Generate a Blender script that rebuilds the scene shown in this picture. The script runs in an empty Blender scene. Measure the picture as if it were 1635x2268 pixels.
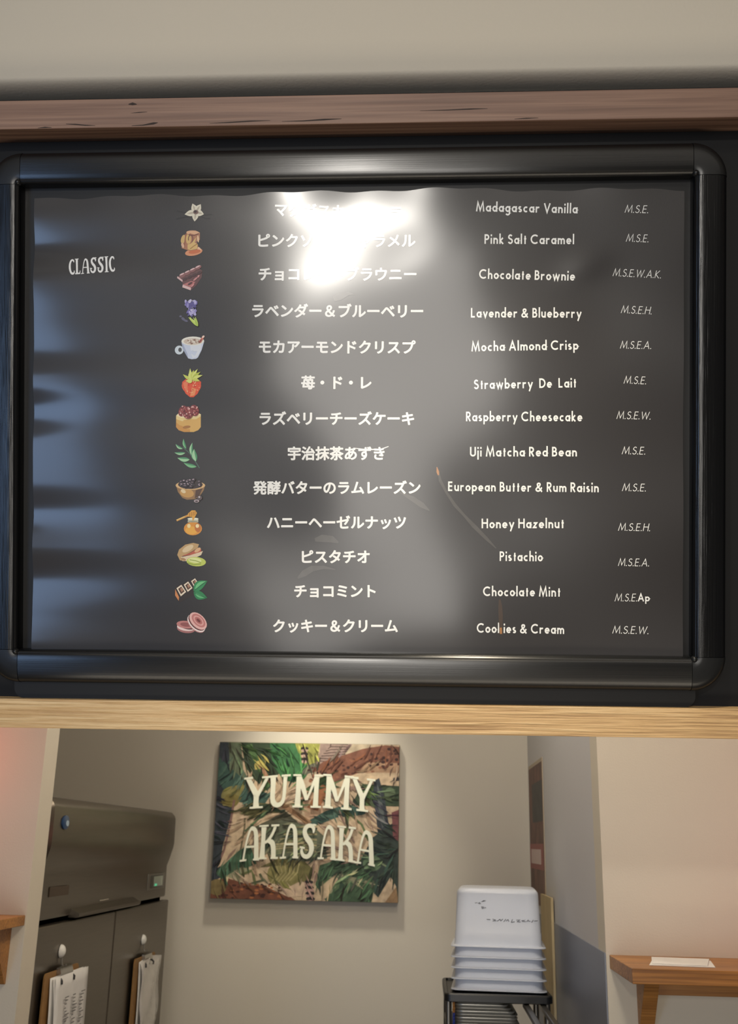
import bpy, bmesh, math, random
from math import sin, cos, pi, exp, radians as R
from mathutils import Vector, Matrix

S = bpy.context.scene
COL = S.collection
EYE = 1.75                                    # lens height above the floor

# ------------------------------------------------------------------ camera
cam_d = bpy.data.cameras.new('camera')
cam = bpy.data.objects.new('camera', cam_d); COL.objects.link(cam)
PITCH, YAW, ROLL = 0.30718, -0.05819, 0.02156
fw = Vector((sin(YAW)*cos(PITCH), cos(YAW)*cos(PITCH), sin(PITCH)))
rt0 = Vector((cos(YAW), -sin(YAW), 0)); up0 = rt0.cross(fw)
rt = rt0*cos(ROLL) + up0*sin(ROLL); up = up0*cos(ROLL) - rt0*sin(ROLL)
cam.matrix_world = Matrix(((rt.x, up.x, -fw.x, 0), (rt.y, up.y, -fw.y, 0), (rt.z, up.z, -fw.z, EYE), (0, 0, 0, 1)))
cam_d.sensor_fit = 'VERTICAL'; cam_d.sensor_height = 36; cam_d.lens = 36*2312/2268
cam_d.clip_start = 0.02; cam_d.clip_end = 60
cam_d.dof.use_dof = True; cam_d.dof.focus_distance = 1.28; cam_d.dof.aperture_fstop = 14
S.camera = cam

# ------------------------------------------------------------------ view, world, lights
S.view_settings.view_transform = 'Standard'; S.view_settings.look = 'None'
S.view_settings.exposure = 0.22; S.view_settings.gamma = 1.0; S.view_settings.use_curve_mapping = False
w = bpy.data.worlds.new('world'); S.world = w; w.use_nodes = True
w.node_tree.nodes['Background'].inputs[0].default_value = (1.0, 0.90, 0.78, 1)
w.node_tree.nodes['Background'].inputs[1].default_value = 0.06

def light(name, kind, loc, target, power, color, **kw):
    d = bpy.data.lights.new(name, kind); o = bpy.data.objects.new(name, d); COL.objects.link(o)
    o.location = loc
    o.rotation_euler = (Vector(target)-Vector(loc)).to_track_quat('-Z', 'Y').to_euler()
    d.energy = power; d.color = color
    for k, v in kw.items(): setattr(d, k, v)
    return o
# shop spotlight on the ceiling track behind the customer
light('track_spotlight', 'SPOT', (-0.31, -2.0, 2.38), (0.0, 1.1, 2.42), 62, (1.0, 0.95, 0.87),
      spot_size=R(38), spot_blend=1.0, shadow_soft_size=0.05)
light('counter_downlight', 'SPOT', (0.10, 0.55, 2.75), (0.10, 1.25, 1.86), 24, (1.0, 0.87, 0.66),
      spot_size=R(52), spot_blend=1.0, shadow_soft_size=0.03)
# unseen tall area light added behind the customer for the sheet's glare column
light('glare_light', 'AREA', (-0.24, -3.2, 1.15), (-0.1, 1.2, 1.6), 34, (1.0, 0.95, 0.88), shape='RECTANGLE', size=1.0, size_y=2.1)
# ceiling lamps of the serving area and the back room
light('serving_lamp', 'POINT', (0.08, 1.78, 2.70), (0, 3, 0), 20, (1.0, 0.92, 0.80), shadow_soft_size=0.10)
light('kitchen_downlight', 'SPOT', (-0.42, 3.60, 2.80), (-0.40, 3.98, 1.75), 46, (1.0, 0.93, 0.78),
      spot_size=R(58), spot_blend=0.9, shadow_soft_size=0.05)
light('kitchen_lamp', 'POINT', (0.0, 2.95, 2.75), (0, 3, 0), 8, (1.0, 0.93, 0.82), shadow_soft_size=0.08)
# unseen bluish area light added for the sheet's blue reflections, and the reddish glow of the shop's neon
light('blue_reflection_light', 'AREA', (-2.05, -2.0, 1.45), (0, 1.5, 1.9), 15, (0.38, 0.60, 1.0), shape='RECTANGLE', size=0.85, size_y=1.3)
light('neon_left', 'POINT', (-1.10, 2.24, 1.93), (-1.2, 2.4, 1.8), .75, (1.0, 0.20, 0.14), shadow_soft_size=.08)
light('neon_right', 'POINT', (1.15, 1.9, 1.75), (1.1, 2.4, 1.7), 2.4, (1.0, 0.30, 0.30), shadow_soft_size=.08)
light('underside_fill', 'AREA', (0.0, 0.70, 0.98), (0.0, 0.85, 2.0), 4.5, (1.0, 0.88, 0.70), shape='RECTANGLE', size=1.6, size_y=0.30)  # unseen area light added to brighten the upper beam's underside
light('shop_ceiling', 'AREA', (0.3, -0.6, 2.85), (0.3, -0.6, 0), 9, (1.0, 0.92, 0.82), shape='RECTANGLE', size=2.2, size_y=1.2)

# ------------------------------------------------------------------ materials
MATS = {}
def new_mat(name):
    m = bpy.data.materials.new(name); m.use_nodes = True
    nt = m.node_tree; return m, nt, nt.nodes['Principled BSDF']
def lin(c):
    return tuple((x/12.92 if x <= .04045 else ((x+.055)/1.055)**2.4) for x in (v/255 for v in c)) + (1,)
def plain(name, rgb, rough=.5, spec=.5, metal=0, coat=0, noise=0, scale=20, bump=0, bscale=200):
    if name in MATS: return MATS[name]
    m, nt, b = new_mat(name); c = lin(rgb)
    b.inputs['Base Color'].default_value = c
    b.inputs['Roughness'].default_value = rough; b.inputs['Specular IOR Level'].default_value = spec
    b.inputs['Metallic'].default_value = metal; b.inputs['Coat Weight'].default_value = coat
    b.inputs['Coat Roughness'].default_value = .08
    if noise or bump:
        tc = nt.nodes.new('ShaderNodeTexCoord')
    if noise:
        n = nt.nodes.new('ShaderNodeTexNoise'); n.inputs['Scale'].default_value = scale; n.inputs['Detail'].default_value = 5
        nt.links.new(tc.outputs['Object'], n.inputs['Vector'])
        r = nt.nodes.new('ShaderNodeValToRGB')
        r.color_ramp.elements[0].position = .3; r.color_ramp.elements[1].position = .7
        r.color_ramp.elements[0].color = tuple(x*(1-noise) for x in c[:3])+(1,)
        r.color_ramp.elements[1].color = tuple(min(1, x*(1+noise)) for x in c[:3])+(1,)
        nt.links.new(n.outputs['Fac'], r.inputs['Fac']); nt.links.new(r.outputs['Color'], b.inputs['Base Color'])
    if bump:
        n = nt.nodes.new('ShaderNodeTexNoise'); n.inputs['Scale'].default_value = bscale; n.inputs['Detail'].default_value = 3
        nt.links.new(tc.outputs['Object'], n.inputs['Vector'])
        bp = nt.nodes.new('ShaderNodeBump'); bp.inputs['Strength'].default_value = bump; bp.inputs['Distance'].default_value = .002
        nt.links.new(n.outputs['Fac'], bp.inputs['Height']); nt.links.new(bp.outputs['Normal'], b.inputs['Normal'])
    MATS[name] = m; return m

def wood(name, c_lo, c_mid, c_hi, stretch, rough, bump, crack=0.0, gscale=1.0):
    m, nt, b = new_mat(name); L = nt.links.new
    tc = nt.nodes.new('ShaderNodeTexCoord')
    def nz(sc, scale, detail=6, dist=0.0):
        mp = nt.nodes.new('ShaderNodeMapping'); mp.inputs['Scale'].default_value = sc
        L(tc.outputs['Object'], mp.inputs['Vector'])
        n = nt.nodes.new('ShaderNodeTexNoise'); n.inputs['Scale'].default_value = scale
        n.inputs['Detail'].default_value = detail; n.inputs['Distortion'].default_value = dist
        L(mp.outputs['Vector'], n.inputs['Vector']); return n
    big = nz(stretch, 9*gscale, 5, .6)
    fine = nz(tuple(s*.55 if s < .5 else s*2 for s in stretch), 90*gscale, 4, .3)
    r = nt.nodes.new('ShaderNodeValToRGB'); e = r.color_ramp.elements
    e[0].position = .36; e[0].color = lin(c_lo); e[1].position = .64; e[1].color = lin(c_hi)
    k = e.new(.5); k.color = lin(c_mid)
    mx = nt.nodes.new('ShaderNodeMath'); mx.operation = 'MULTIPLY_ADD'; mx.inputs[1].default_value = .55; 
    L(fine.outputs['Fac'], mx.inputs[0])
    ml = nt.nodes.new('ShaderNodeMath'); ml.operation = 'MULTIPLY'; ml.inputs[1].default_value = .45
    L(big.outputs['Fac'], ml.inputs[0]); L(ml.outputs[0], mx.inputs[2]); L(mx.outputs[0], r.inputs['Fac'])
    col = r.outputs['Color']
    if crack:
        ck = nz(tuple(s*.5 if s < .5 else s*1.2 for s in stretch), 16*gscale, 2, .2)
        rr = nt.nodes.new('ShaderNodeValToRGB'); rr.color_ramp.elements[0].position = 1-crack-.04; rr.color_ramp.elements[1].position = 1-crack
        L(ck.outputs['Fac'], rr.inputs['Fac'])
        mix = nt.nodes.new('ShaderNodeMixRGB'); mix.inputs[2].default_value = lin(tuple(v*.42 for v in c_lo))
        L(rr.outputs['Color'], mix.inputs[0]); L(col, mix.inputs[1]); col = mix.outputs[0]
    L(col, b.inputs['Base Color']); b.inputs['Roughness'].default_value = rough
    bp = nt.nodes.new('ShaderNodeBump'); bp.inputs['Strength'].default_value = min(1, bump); bp.inputs['Distance'].default_value = .0015*max(1, bump)
    L(fine.outputs['Fac'], bp.inputs['Height']); L(bp.outputs['Normal'], b.inputs['Normal'])
    return m

def brushed(name, rgb, rough, metal, stretch, scale, bump, spec=.5, var=.15):
    m, nt, b = new_mat(name); L = nt.links.new
    tc = nt.nodes.new('ShaderNodeTexCoord'); mp = nt.nodes.new('ShaderNodeMapping'); mp.inputs['Scale'].default_value = stretch
    L(tc.outputs['Object'], mp.inputs['Vector'])
    n = nt.nodes.new('ShaderNodeTexNoise'); n.inputs['Scale'].default_value = scale; n.inputs['Detail'].default_value = 3
    L(mp.outputs['Vector'], n.inputs['Vector'])
    c = lin(rgb); r = nt.nodes.new('ShaderNodeValToRGB')
    r.color_ramp.elements[0].color = tuple(x*(1-var) for x in c[:3])+(1,); r.color_ramp.elements[1].color = tuple(x*(1+var) for x in c[:3])+(1,)
    L(n.outputs['Fac'], r.inputs['Fac']); L(r.outputs['Color'], b.inputs['Base Color'])
    b.inputs['Roughness'].default_value = rough; b.inputs['Metallic'].default_value = metal; b.inputs['Specular IOR Level'].default_value = spec
    bp = nt.nodes.new('ShaderNodeBump'); bp.inputs['Strength'].default_value = bump; bp.inputs['Distance'].default_value = .001
    L(n.outputs['Fac'], bp.inputs['Height']); L(bp.outputs['Normal'], b.inputs['Normal'])
    return m

M_WALL = plain('warm_white_paint', (212, 203, 185), .7, .3, bump=.12, bscale=260)
M_WALLB = plain('beige_paint', (200, 192, 178), .75, .3, bump=.08, bscale=200)
M_WALLR = plain('pale_grey_paint', (202, 200, 200), .7, .3, bump=.08, bscale=200)
M_FLOOR = plain('grey_vinyl_floor', (120, 112, 104), .5, .5, noise=.1, scale=8)
M_BLACKP = plain('matte_black_panel', (14, 14, 15), .6, .3)
M_UP = wood('dark_oak_laminate', (98, 72, 58), (128, 98, 82), (154, 122, 102), (.07, 1, 1), .5, .25)
M_LO = wood('light_oak_laminate', (176, 138, 94), (212, 174, 122), (236, 204, 154), (.10, 1, 1), .5, 2.6, 0, 1.7)
M_SHELF = wood('orange_brown_pine', (126, 80, 34), (164, 110, 50), (188, 130, 64), (.10, 1, 1), .4, .25)
def lengthwise(m, rough, tangent, ior):            # drawn aluminium: fine lines along the bar spread highlights across it
    nt = m.node_tree; b = nt.nodes['Principled BSDF']; c = nt.nodes.new('ShaderNodeCombineXYZ')
    for i, v in enumerate(tangent): c.inputs[i].default_value = v
    nt.links.new(c.outputs[0], b.inputs['Tangent']); b.inputs['Anisotropic'].default_value = .85; b.inputs['IOR'].default_value = ior; b.inputs['Roughness'].default_value = rough
    return m
M_RAILH = brushed('black_anodised_rail', (10, 12, 14), .20, 0, (.006, 1, 1), 900, .10, .6)
M_RAILV = brushed('black_anodised_side_rail', (12, 13, 15), .28, 0, (1, 1, .008), 700, .3, .6)
lengthwise(M_RAILH, .26, (0, -.2994, .9541), 1.62); lengthwise(M_RAILV, .24, (0, -.2994, .9541), 1.42)
M_CAP = plain('black_plastic_corner', (24, 25, 26), .32, .5)
M_BACK = plain('black_backing_board', (10, 10, 11), .5, .4)
M_STEEL = brushed('brushed_steel_front', (102, 94, 83), .34, .85, (1, .04, 1), 160, .12)
M_STEELD = plain('dark_gap', (14, 13, 12), .6, .3)
M_CHROME = plain('polished_steel', (176, 174, 170), .2, .5, metal=1)
M_TUB = plain('white_translucent_plastic', (206, 211, 222), .32, .5)
M_BLK = plain('black_plastic', (20, 20, 21), .38, .5)
M_PAPER = plain('white_paper', (226, 224, 220), .8, .2, noise=.03, scale=30)
M_INK = plain('grey_print', (120, 118, 116), .8, .2)
M_PEN = plain('black_marker', (52, 54, 62), .7, .2)
M_KRAFT = plain('brown_hardboard', (150, 112, 66), .6, .3, noise=.1, scale=40)
M_WHITEPL = plain('white_gloss_plastic', (232, 230, 222), .2, .5)

# printed sheet: charcoal, satin with a clear gloss film over it
def sheet_mat():
    m, nt, b = new_mat('charcoal_printed_film'); L = nt.links.new
    b.inputs['Base Color'].default_value = lin((41, 38, 38))
    b.inputs['Roughness'].default_value = .42; b.inputs['Specular IOR Level'].default_value = .45
    b.inputs['Coat Weight'].default_value = 1.0; b.inputs['Coat Roughness'].default_value = .15
    tc = nt.nodes.new('ShaderNodeTexCoord')
    n = nt.nodes.new('ShaderNodeTexNoise'); n.inputs['Scale'].default_value = 900; n.inputs['Detail'].default_value = 2
    L(tc.outputs['Object'], n.inputs['Vector'])
    bp = nt.nodes.new('ShaderNodeBump'); bp.inputs['Strength'].default_value = .08; bp.inputs['Distance'].default_value = .0006
    L(n.outputs['Fac'], bp.inputs['Height']); L(bp.outputs['Normal'], b.inputs['Normal'])
    return m
M_SHEET = sheet_mat()
def film(name, rgb):                          # ink under the same satin film as the sheet
    new = name not in MATS
    m = plain(name, rgb, .42, .45, coat=1.0)
    if new: m.node_tree.nodes['Principled BSDF'].inputs['Coat Roughness'].default_value = .15
    return m
M_WHITE = film('white_print', (244, 244, 240))

# ------------------------------------------------------------------ mesh helpers
class MB:
    def __init__(self): self.v = []; self.f = []; self.m = []
    def add(self, vs, fs, mi=0):
        o = len(self.v); self.v += [tuple(p) for p in vs]
        self.f += [tuple(i+o for i in f) for f in fs]; self.m += [mi]*len(fs); return self
    def box(self, x0, x1, y0, y1, z0, z1, mi=0):
        vs = [(x, y, z) for x in (x0, x1) for y in (y0, y1) for z in (z0, z1)]
        return self.add(vs, [(0, 1, 3, 2), (4, 6, 7, 5), (0, 4, 5, 1), (2, 3, 7, 6), (0, 2, 6, 4), (1, 5, 7, 3)], mi)
    def loft(self, rings, cap0=True, cap1=True, mi=0, closed=True):
        n = len(rings[0]); vs = [p for r in rings for p in r]; fs = []
        for i in range(len(rings)-1):
            for j in range(n if closed else n-1):
                k = (j+1) % n
                fs.append((i*n+j, i*n+k, (i+1)*n+k, (i+1)*n+j))
        if cap0: fs.append(tuple(range(n))[::-1])
        if cap1: fs.append(tuple((len(rings)-1)*n+j for j in range(n)))
        return self.add(vs, fs, mi)
    def tube(self, path, r, seg=10, mi=0):
        P = [Vector(p) for p in path]; rings = []
        for i, p in enumerate(P):
            t = (P[min(i+1, len(P)-1)]-P[max(i-1, 0)]).normalized()
            a = t.orthogonal().normalized() if i == 0 else (a - t*a.dot(t)).normalized()
            b = t.cross(a)
            rings.append([p + a*r*cos(2*pi*k/seg) + b*r*sin(2*pi*k/seg) for k in range(seg)])
        return self.loft(rings, mi=mi)
    def build(self, name, mats, parent=None, smooth=False, bevel=0, segs=2, angle=40):
        me = bpy.data.meshes.new(name); me.from_pydata(self.v, [], self.f)
        for m in (mats if isinstance(mats, (list, tuple)) else [mats]): me.materials.append(m)
        me.polygons.foreach_set('material_index', self.m)
        bm = bmesh.new(); bm.from_mesh(me)
        bmesh.ops.recalc_face_normals(bm, faces=bm.faces); bm.to_mesh(me); bm.free()
        o = bpy.data.objects.new(name, me); COL.objects.link(o)
        if parent: o.parent = parent
        if smooth:
            me.polygons.foreach_set('use_smooth', [True]*len(me.polygons))
            try: me.set_sharp_from_angle(angle=R(angle))
            except Exception: pass
        if bevel:
            bv = o.modifiers.new('bevel', 'BEVEL'); bv.width = bevel; bv.segments = segs; bv.limit_method = 'ANGLE'
        return o

def empty(name, loc, rot=(0, 0, 0)):
    o = bpy.data.objects.new(name, None); COL.objects.link(o); o.location = loc; o.rotation_euler = rot
    o.empty_display_size = .05; return o
def tag(o, label=None, cat=None, group=None, kind=None):
    if label: o['label'] = label
    if cat: o['category'] = cat
    if group: o['group'] = group
    if kind: o['kind'] = kind
    return o
def struct(o): o['kind'] = 'structure'; return o
def rrect(hw, hh, r, n=6):
    pts = []
    for cx, cy, a0 in ((hw-r, hh-r, 0), (-hw+r, hh-r, 90), (-hw+r, -hh+r, 180), (hw-r, -hh+r, 270)):
        for k in range(n+1):
            a = R(a0+90*k/n); pts.append((cx+r*cos(a), cy+r*sin(a)))
    return pts

# ------------------------------------------------------------------ 2D drawing: ribbons, letters
def arc(cx, cy, rx, ry, a0, a1, n=None):
    n = n or max(4, int(abs(a1-a0)/11))
    return [(cx+rx*cos(R(a0+(a1-a0)*i/n)), cy+ry*sin(R(a0+(a1-a0)*i/n))) for i in range(n+1)]
def ribbon(pts, wid, closed=False):
    """2D polyline -> quads; wid is one width or one per point"""
    n = len(pts); W = wid if isinstance(wid, (list, tuple)) else [wid]*n
    L, Rr = [], []
    for i in range(n):
        p = Vector(pts[i])
        a = Vector(pts[(i-1) % n]) if (closed or i > 0) else None
        c = Vector(pts[(i+1) % n]) if (closed or i < n-1) else None
        d1 = (p-a).normalized() if a is not None else (c-p).normalized()
        d2 = (c-p).normalized() if c is not None else d1
        t = d1+d2
        t = d1 if t.length < 1e-6 else t.normalized()
        nrm = Vector((-t.y, t.x)); k = max(.38, nrm.dot(Vector((-d1.y, d1.x))))
        h = W[i]/2/k
        L.append(tuple(p+nrm*h)); Rr.append(tuple(p-nrm*h))
    vs = L+Rr; fs = []
    for i in range(n if closed else n-1):
        j = (i+1) % n; fs.append((i, j, n+j, n+i))
    return vs, fs

XH = .63
def bowl(cx, w): r = (XH-w)/2; return arc(cx, XH/2, r, r, 0, 360, 28)
def futura(ch, w):
    """geometric sans: list of (points, closed) centre lines, cap height 1, drawn for stroke w"""
    h = w/2; r = (XH-w)/2; m = XH/2; T = 1-h
    ln = lambda *p: (list(p), False)
    if ch == 'M': return [ln((0, 0), (.13, .97), (.44, .12), (.75, .97), (.88, 0))]
    if ch == 'V': return [ln((0, 1), (.34, .06), (.68, 1))]
    if ch == 'P': return [ln((0, 0), (0, 1)), (([(0, T)] + arc(.2, T-.22, .22, .22, 90, -90) + [(0, T-.44)]), False)]
    if ch == 'R': return [ln((0, 0), (0, 1)), (([(0, T)] + arc(.2, T-.22, .22, .22, 90, -90) + [(0, T-.44)]), False), ln((.16, T-.44), (.46, 0))]
    if ch == 'B': return [ln((0, 0), (0, 1)), (([(0, T)] + arc(.18, T-.2, .2, .2, 90, -90) + [(0, T-.4)]), False), (([(0, T-.4)] + arc(.2, (T-.4+h)/2, .25, (T-.4-h)/2, 90, -90) + [(0, h)]), False)]
    if ch == 'D': return [ln((0, 0), (0, 1)), (([(0, T)] + arc(.18, .5, .44, .5-h, 90, -90) + [(0, h)]), False)]
    if ch == 'C': return [(arc(.46, .5, .46, .5-h, 48, 312, 26), False)]
    if ch == 'S': return [(arc(.22, .75-h/2, .2, .25-h/2, 30, 200, 12) + [(.2, .53)] + arc(.22, .25+h/2, .23, .26-h/2, 60, -160, 16), False)]
    if ch == 'E': return [ln((0, 0), (0, 1)), ln((0, T), (.44, T)), ln((0, .52), (.42, .52)), ln((0, h), (.44, h))]
    if ch == 'L': return [ln((0, 1), (0, h), (.42, h))]
    if ch == 'A': return [ln((0, 0), (.36, .96), (.72, 0)), ln((.13, .33), (.59, .33))]
    if ch == 'U': return [([(0, 1)] + arc(.27, .3, .27, .3-h, 180, 360) + [(.54, 1)], False)]
    if ch == 'H': return [ln((0, 0), (0, 1)), ln((.6, 0), (.6, 1)), ln((0, .54), (.6, .54))]
    if ch == 'K': return [ln((0, 0), (0, 1)), ln((.5, 1), (.04, .5), (.54, 0))]
    if ch == 'W': return [ln((0, 1), (.25, .06), (.5, .9), (.75, .06), (1.0, 1))]
    if ch == '&': return [([(.74, .0), (.2, .6)] + arc(.33, .76, .17, .2-h, 200, -20, 14) + [(.44, .62), (.16, .44)] + arc(.26, .24, .25, .25-h, 130, 320, 14) + [(.6, .26), (.7, .46)], False)]
    if ch == 'a': return [(bowl(r, w), True), ln((2*r, 0), (2*r, XH))]
    if ch == 'd': return [(bowl(r, w), True), ln((2*r, 0), (2*r, 1.08))]
    if ch == 'b': return [(bowl(r, w), True), ln((0, 0), (0, 1.08))]
    if ch == 'p': return [(bowl(r, w), True), ln((0, -.32), (0, XH))]
    if ch == 'g': return [(bowl(r, w), True), ([(2*r, XH), (2*r, -.08)] + arc(r, -.08, r, .2, 0, -150, 12), False)]
    if ch == 'o': return [(bowl(r, w), True)]
    if ch == 'c': return [(arc(r, m, r, r, 50, 310, 22), False)]
    if ch == 'e': return [([(.02, m), (2*r, m)] + arc(r, m, r, r, 0, 318, 24)[1:], False)]
    if ch == 's': return [(arc(.15, XH-.15-h*.4, .13, .16-h*.6, 40, 215, 10) + arc(.16, .17+h*.2, .15, .17-h*.8, 50, -150, 12), False)]
    if ch == 'r': return [ln((0, 0), (0, XH)), (arc(.24, .36, .24, XH-.36-h, 180, 62, 8), False)]
    if ch == 'n': return [ln((0, 0), (0, XH)), (arc(.2, .36, .2, XH-.36-h, 180, 0, 12) + [(.4, 0)], False)]
    if ch == 'h': return [ln((0, 0), (0, 1.08)), (arc(.2, .36, .2, XH-.36-h, 180, 0, 12) + [(.4, 0)], False)]
    if ch == 'm': return [ln((0, 0), (0, XH)), (arc(.18, .36, .18, XH-.36-h, 180, 0, 12) + [(.36, 0)], False), (arc(.54, .36, .18, XH-.36-h, 180, 0, 12) + [(.72, 0)], False)]
    if ch == 'u': return [([(0, XH)] + arc(.2, .27, .2, .27-h, 180, 360, 12) + [(.4, XH)], False), ln((.4, 0), (.4, XH))]
    if ch == 'i': return [ln((0, 0), (0, XH)), ln((0, .79), (0, .79+w*1.15))]
    if ch == 'j': return [ln((0, -.32), (0, XH)), ln((0, .79), (0, .79+w*1.15))]
    if ch == 'l': return [ln((0, 0), (0, 1.08))]
    if ch == 'k': return [ln((0, 0), (0, 1.08)), ln((.36, XH), (.04, .32), (.4, 0))]
    if ch == 't': return [ln((.12, 0), (.12, .86)), ln((0, XH-h), (.26, XH-h))]
    if ch == 'v': return [ln((0, XH), (.23, .05), (.46, XH))]
    if ch == 'w': return [ln((0, XH), (.19, .06), (.38, .57), (.57, .06), (.76, XH))]
    if ch == 'y': return [ln((0, XH), (.24, .06)), ln((.5, XH), (.1, -.32))]
    if ch == 'z': return [ln((0, XH-h), (.36, XH-h), (.0, h), (.38, h))]
    if ch == '.': return [ln((0, 0), (0, w*1.35))]
    return []
def latin(text, w, track=.17, shear=0, heavy_from=None):
    V, F, lay = [], [], []; x = 0
    for i, ch in enumerate(text):
        ww = w*1.9 if heavy_from is not None and i >= heavy_from else w
        sh = 0 if heavy_from is not None and i >= heavy_from else shear
        if ch == ' ': x += .33; continue
        st = futura(ch, ww); x0 = min(p[0] for s, c in st for p in s); x1 = max(p[0] for s, c in st for p in s)
        for q, (pts, cl) in enumerate(st):
            vs, fs = ribbon(pts, ww*(1.35 if ch == '.' else 1), cl); o = len(V)
            lay += [q]*len(vs); V += [(vx-x0+x+sh*vy, vy) for vx, vy in vs]; F += [tuple(k+o for k in f) for f in fs]
        x += (x1-x0)+ww+track*(1.15 if ch in '.' else 1) - (.04 if ch in 'rVvyLt' else 0)
    return V, F, lay
def fit(V, cx, base, width, height, rot):
    """scale the unit-cap-height drawing to the width, put its baseline middle at (cx, base), turn it by rot"""
    x0 = min(p[0] for p in V); x1 = max(p[0] for p in V); sx = width/(x1-x0); a = R(rot)
    out = []
    for x, y in V:
        X = (x-(x0+x1)/2)*sx; Y = y*height
        out.append((cx+X*cos(a)-Y*sin(a), base+X*sin(a)+Y*cos(a)))
    return out
def cjk(text, bold):
    cu = bpy.data.curves.new('lettering', 'FONT'); cu.body = text; cu.size = 1; cu.offset = bold; cu.resolution_u = 5
    o = bpy.data.objects.new('lettering', cu); COL.objects.link(o)
    bpy.context.view_layer.update()
    me = bpy.data.meshes.new_from_object(o.evaluated_get(bpy.context.evaluated_depsgraph_get()))
    V = [(v.co.x, v.co.y) for v in me.vertices]; F = [tuple(p.vertices) for p in me.polygons]
    bpy.data.objects.remove(o); bpy.data.curves.remove(cu); bpy.data.meshes.remove(me)
    return V, F

# hand-drawn slab display letters, cap height 1: strokes are lists of (x, y, width)
def display(ch):
    if ch == 'Y': return [[(.06, .96, .13), (.17, .74, .15), (.31, .47, .17), (.33, .40, .16), (.33, .2, .15), (.34, 0, .19)],
                          [(.64, .97, .09), (.55, .78, .09), (.43, .54, .10), (.35, .38, .12)],
                          [(-.06, .965, .06), (.20, .985, .07)], [(.48, .985, .06), (.76, .99, .06)], [(.15, .02, .06), (.54, .03, .06)]]
    if ch == 'U': return [[(.12, .98, .2), (.13, .7, .17), (.13, .3, .17), (.19, .13, .17), (.32, .07, .15), (.46, .13, .13), (.53, .3, .12), (.55, .7, .12), (.56, .98, .15)],
                          [(-.04, .97, .06), (.28, .98, .06)], [(.42, .98, .06), (.74, .98, .06)]]
    if ch == 'M': return [[(.12, 0, .17), (.13, .5, .14), (.14, .98, .15)], [(.13, .95, .15), (.26, .62, .14), (.38, .22, .09)],
                          [(.38, .22, .05), (.5, .55, .07), (.64, .97, .09)], [(.64, 0, .15), (.65, .5, .13), (.66, .98, .14)],
                          [(-.03, .98, .055), (.2, .985, .06)], [(.58, .985, .06), (.84, .98, .055)], [(-.02, .02, .06), (.27, .02, .06)], [(.5, .02, .06), (.8, .02, .06)]]
    if ch == 'A': return [[(.07, 0, .07), (.14, .4, .07), (.24, .75, .08), (.33, .91, .09), (.42, .94, .1)],
                          [(.33, .92, .1), (.46, .9, .13), (.54, .76, .16), (.57, .45, .17), (.6, 0, .18)],
                          [(.13, .40, .06), (.55, .40, .06)], [(-.06, .015, .055), (.2, .03, .055)], [(.47, .03, .05), (.72, .02, .06)]]
    if ch == 'K': return [[(.12, 0, .19), (.13, .5, .14), (.14, .98, .18)], [(.55, .97, .1), (.46, .75, .09), (.32, .56, .09), (.2, .48, .08)],
                          [(.3, .54, .12), (.44, .48, .16), (.5, .32, .16), (.52, 0, .16)],
                          [(-.03, .98, .05), (.3, .985, .05)], [(.4, .985, .06), (.68, .985, .06)], [(-.04, .02, .05), (.28, .02, .05)], [(.42, .02, .05), (.68, .02, .06)]]
    if ch == 'S': return [[(.52, .74, .05), (.53, .86, .12), (.46, .94, .12), (.32, .95, .12), (.2, .87, .15), (.18, .74, .17), (.26, .6, .18), (.4, .47, .19), (.47, .32, .19),
                           (.43, .15, .16), (.3, .06, .13), (.15, .09, .12), (.08, .2, .11), (.09, .3, .08)], [(.5, .99, .05), (.62, .97, .05)], [(.0, .33, .05), (.2, .30, .05)]]
    if ch == 'C': return [[(.5, .78, .05), (.49, .87, .10), (.4, .94, .11), (.26, .9, .13), (.15, .72, .16), (.12, .5, .18), (.15, .28, .17), (.25, .1, .15), (.4, .06, .13), (.5, .12, .1), (.51, .25, .06)]]
    if ch == 'L': return [[(.15, .98, .2), (.15, .5, .16), (.13, .03, .17)], [(-.02, .985, .05), (.32, .985, .05)], [(-.03, .04, .08), (.3, .045, .09), (.42, .06, .10)], [(.4, .06, .06), (.43, .22, .06)]]
    if ch == 'I': return [[(.14, .98, .2), (.14, .5, .16), (.12, 0, .19)], [(-.02, .985, .05), (.32, .985, .05)], [(-.05, .02, .05), (.3, .02, .05)]]
def smooth_stroke(st):
    if len(st) < 3: return st
    out = []
    for i in range(len(st)-1):
        p0, p1, p2, p3 = st[max(i-1, 0)], st[i], st[i+1], st[min(i+2, len(st)-1)]
        for k in range(4):
            t = k/4
            out.append(tuple(.5*(2*b + (c-a)*t + (2*a-5*b+4*c-d)*t*t + (3*b-a-3*c+d)*t**3) for a, b, c, d in zip(p0, p1, p2, p3)))
    return out+[st[-1]]
def display_glyph(ch):
    V, F, lay = [], [], []
    for q, st in enumerate(display(ch)):
        st = smooth_stroke(st); vs, fs = ribbon([(a, b) for a, b, c in st], [c for a, b, c in st]); o = len(V)
        V += vs; F += [tuple(k+o for k in f) for f in fs]; lay += [q]*len(vs)
    return V, F, lay

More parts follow.
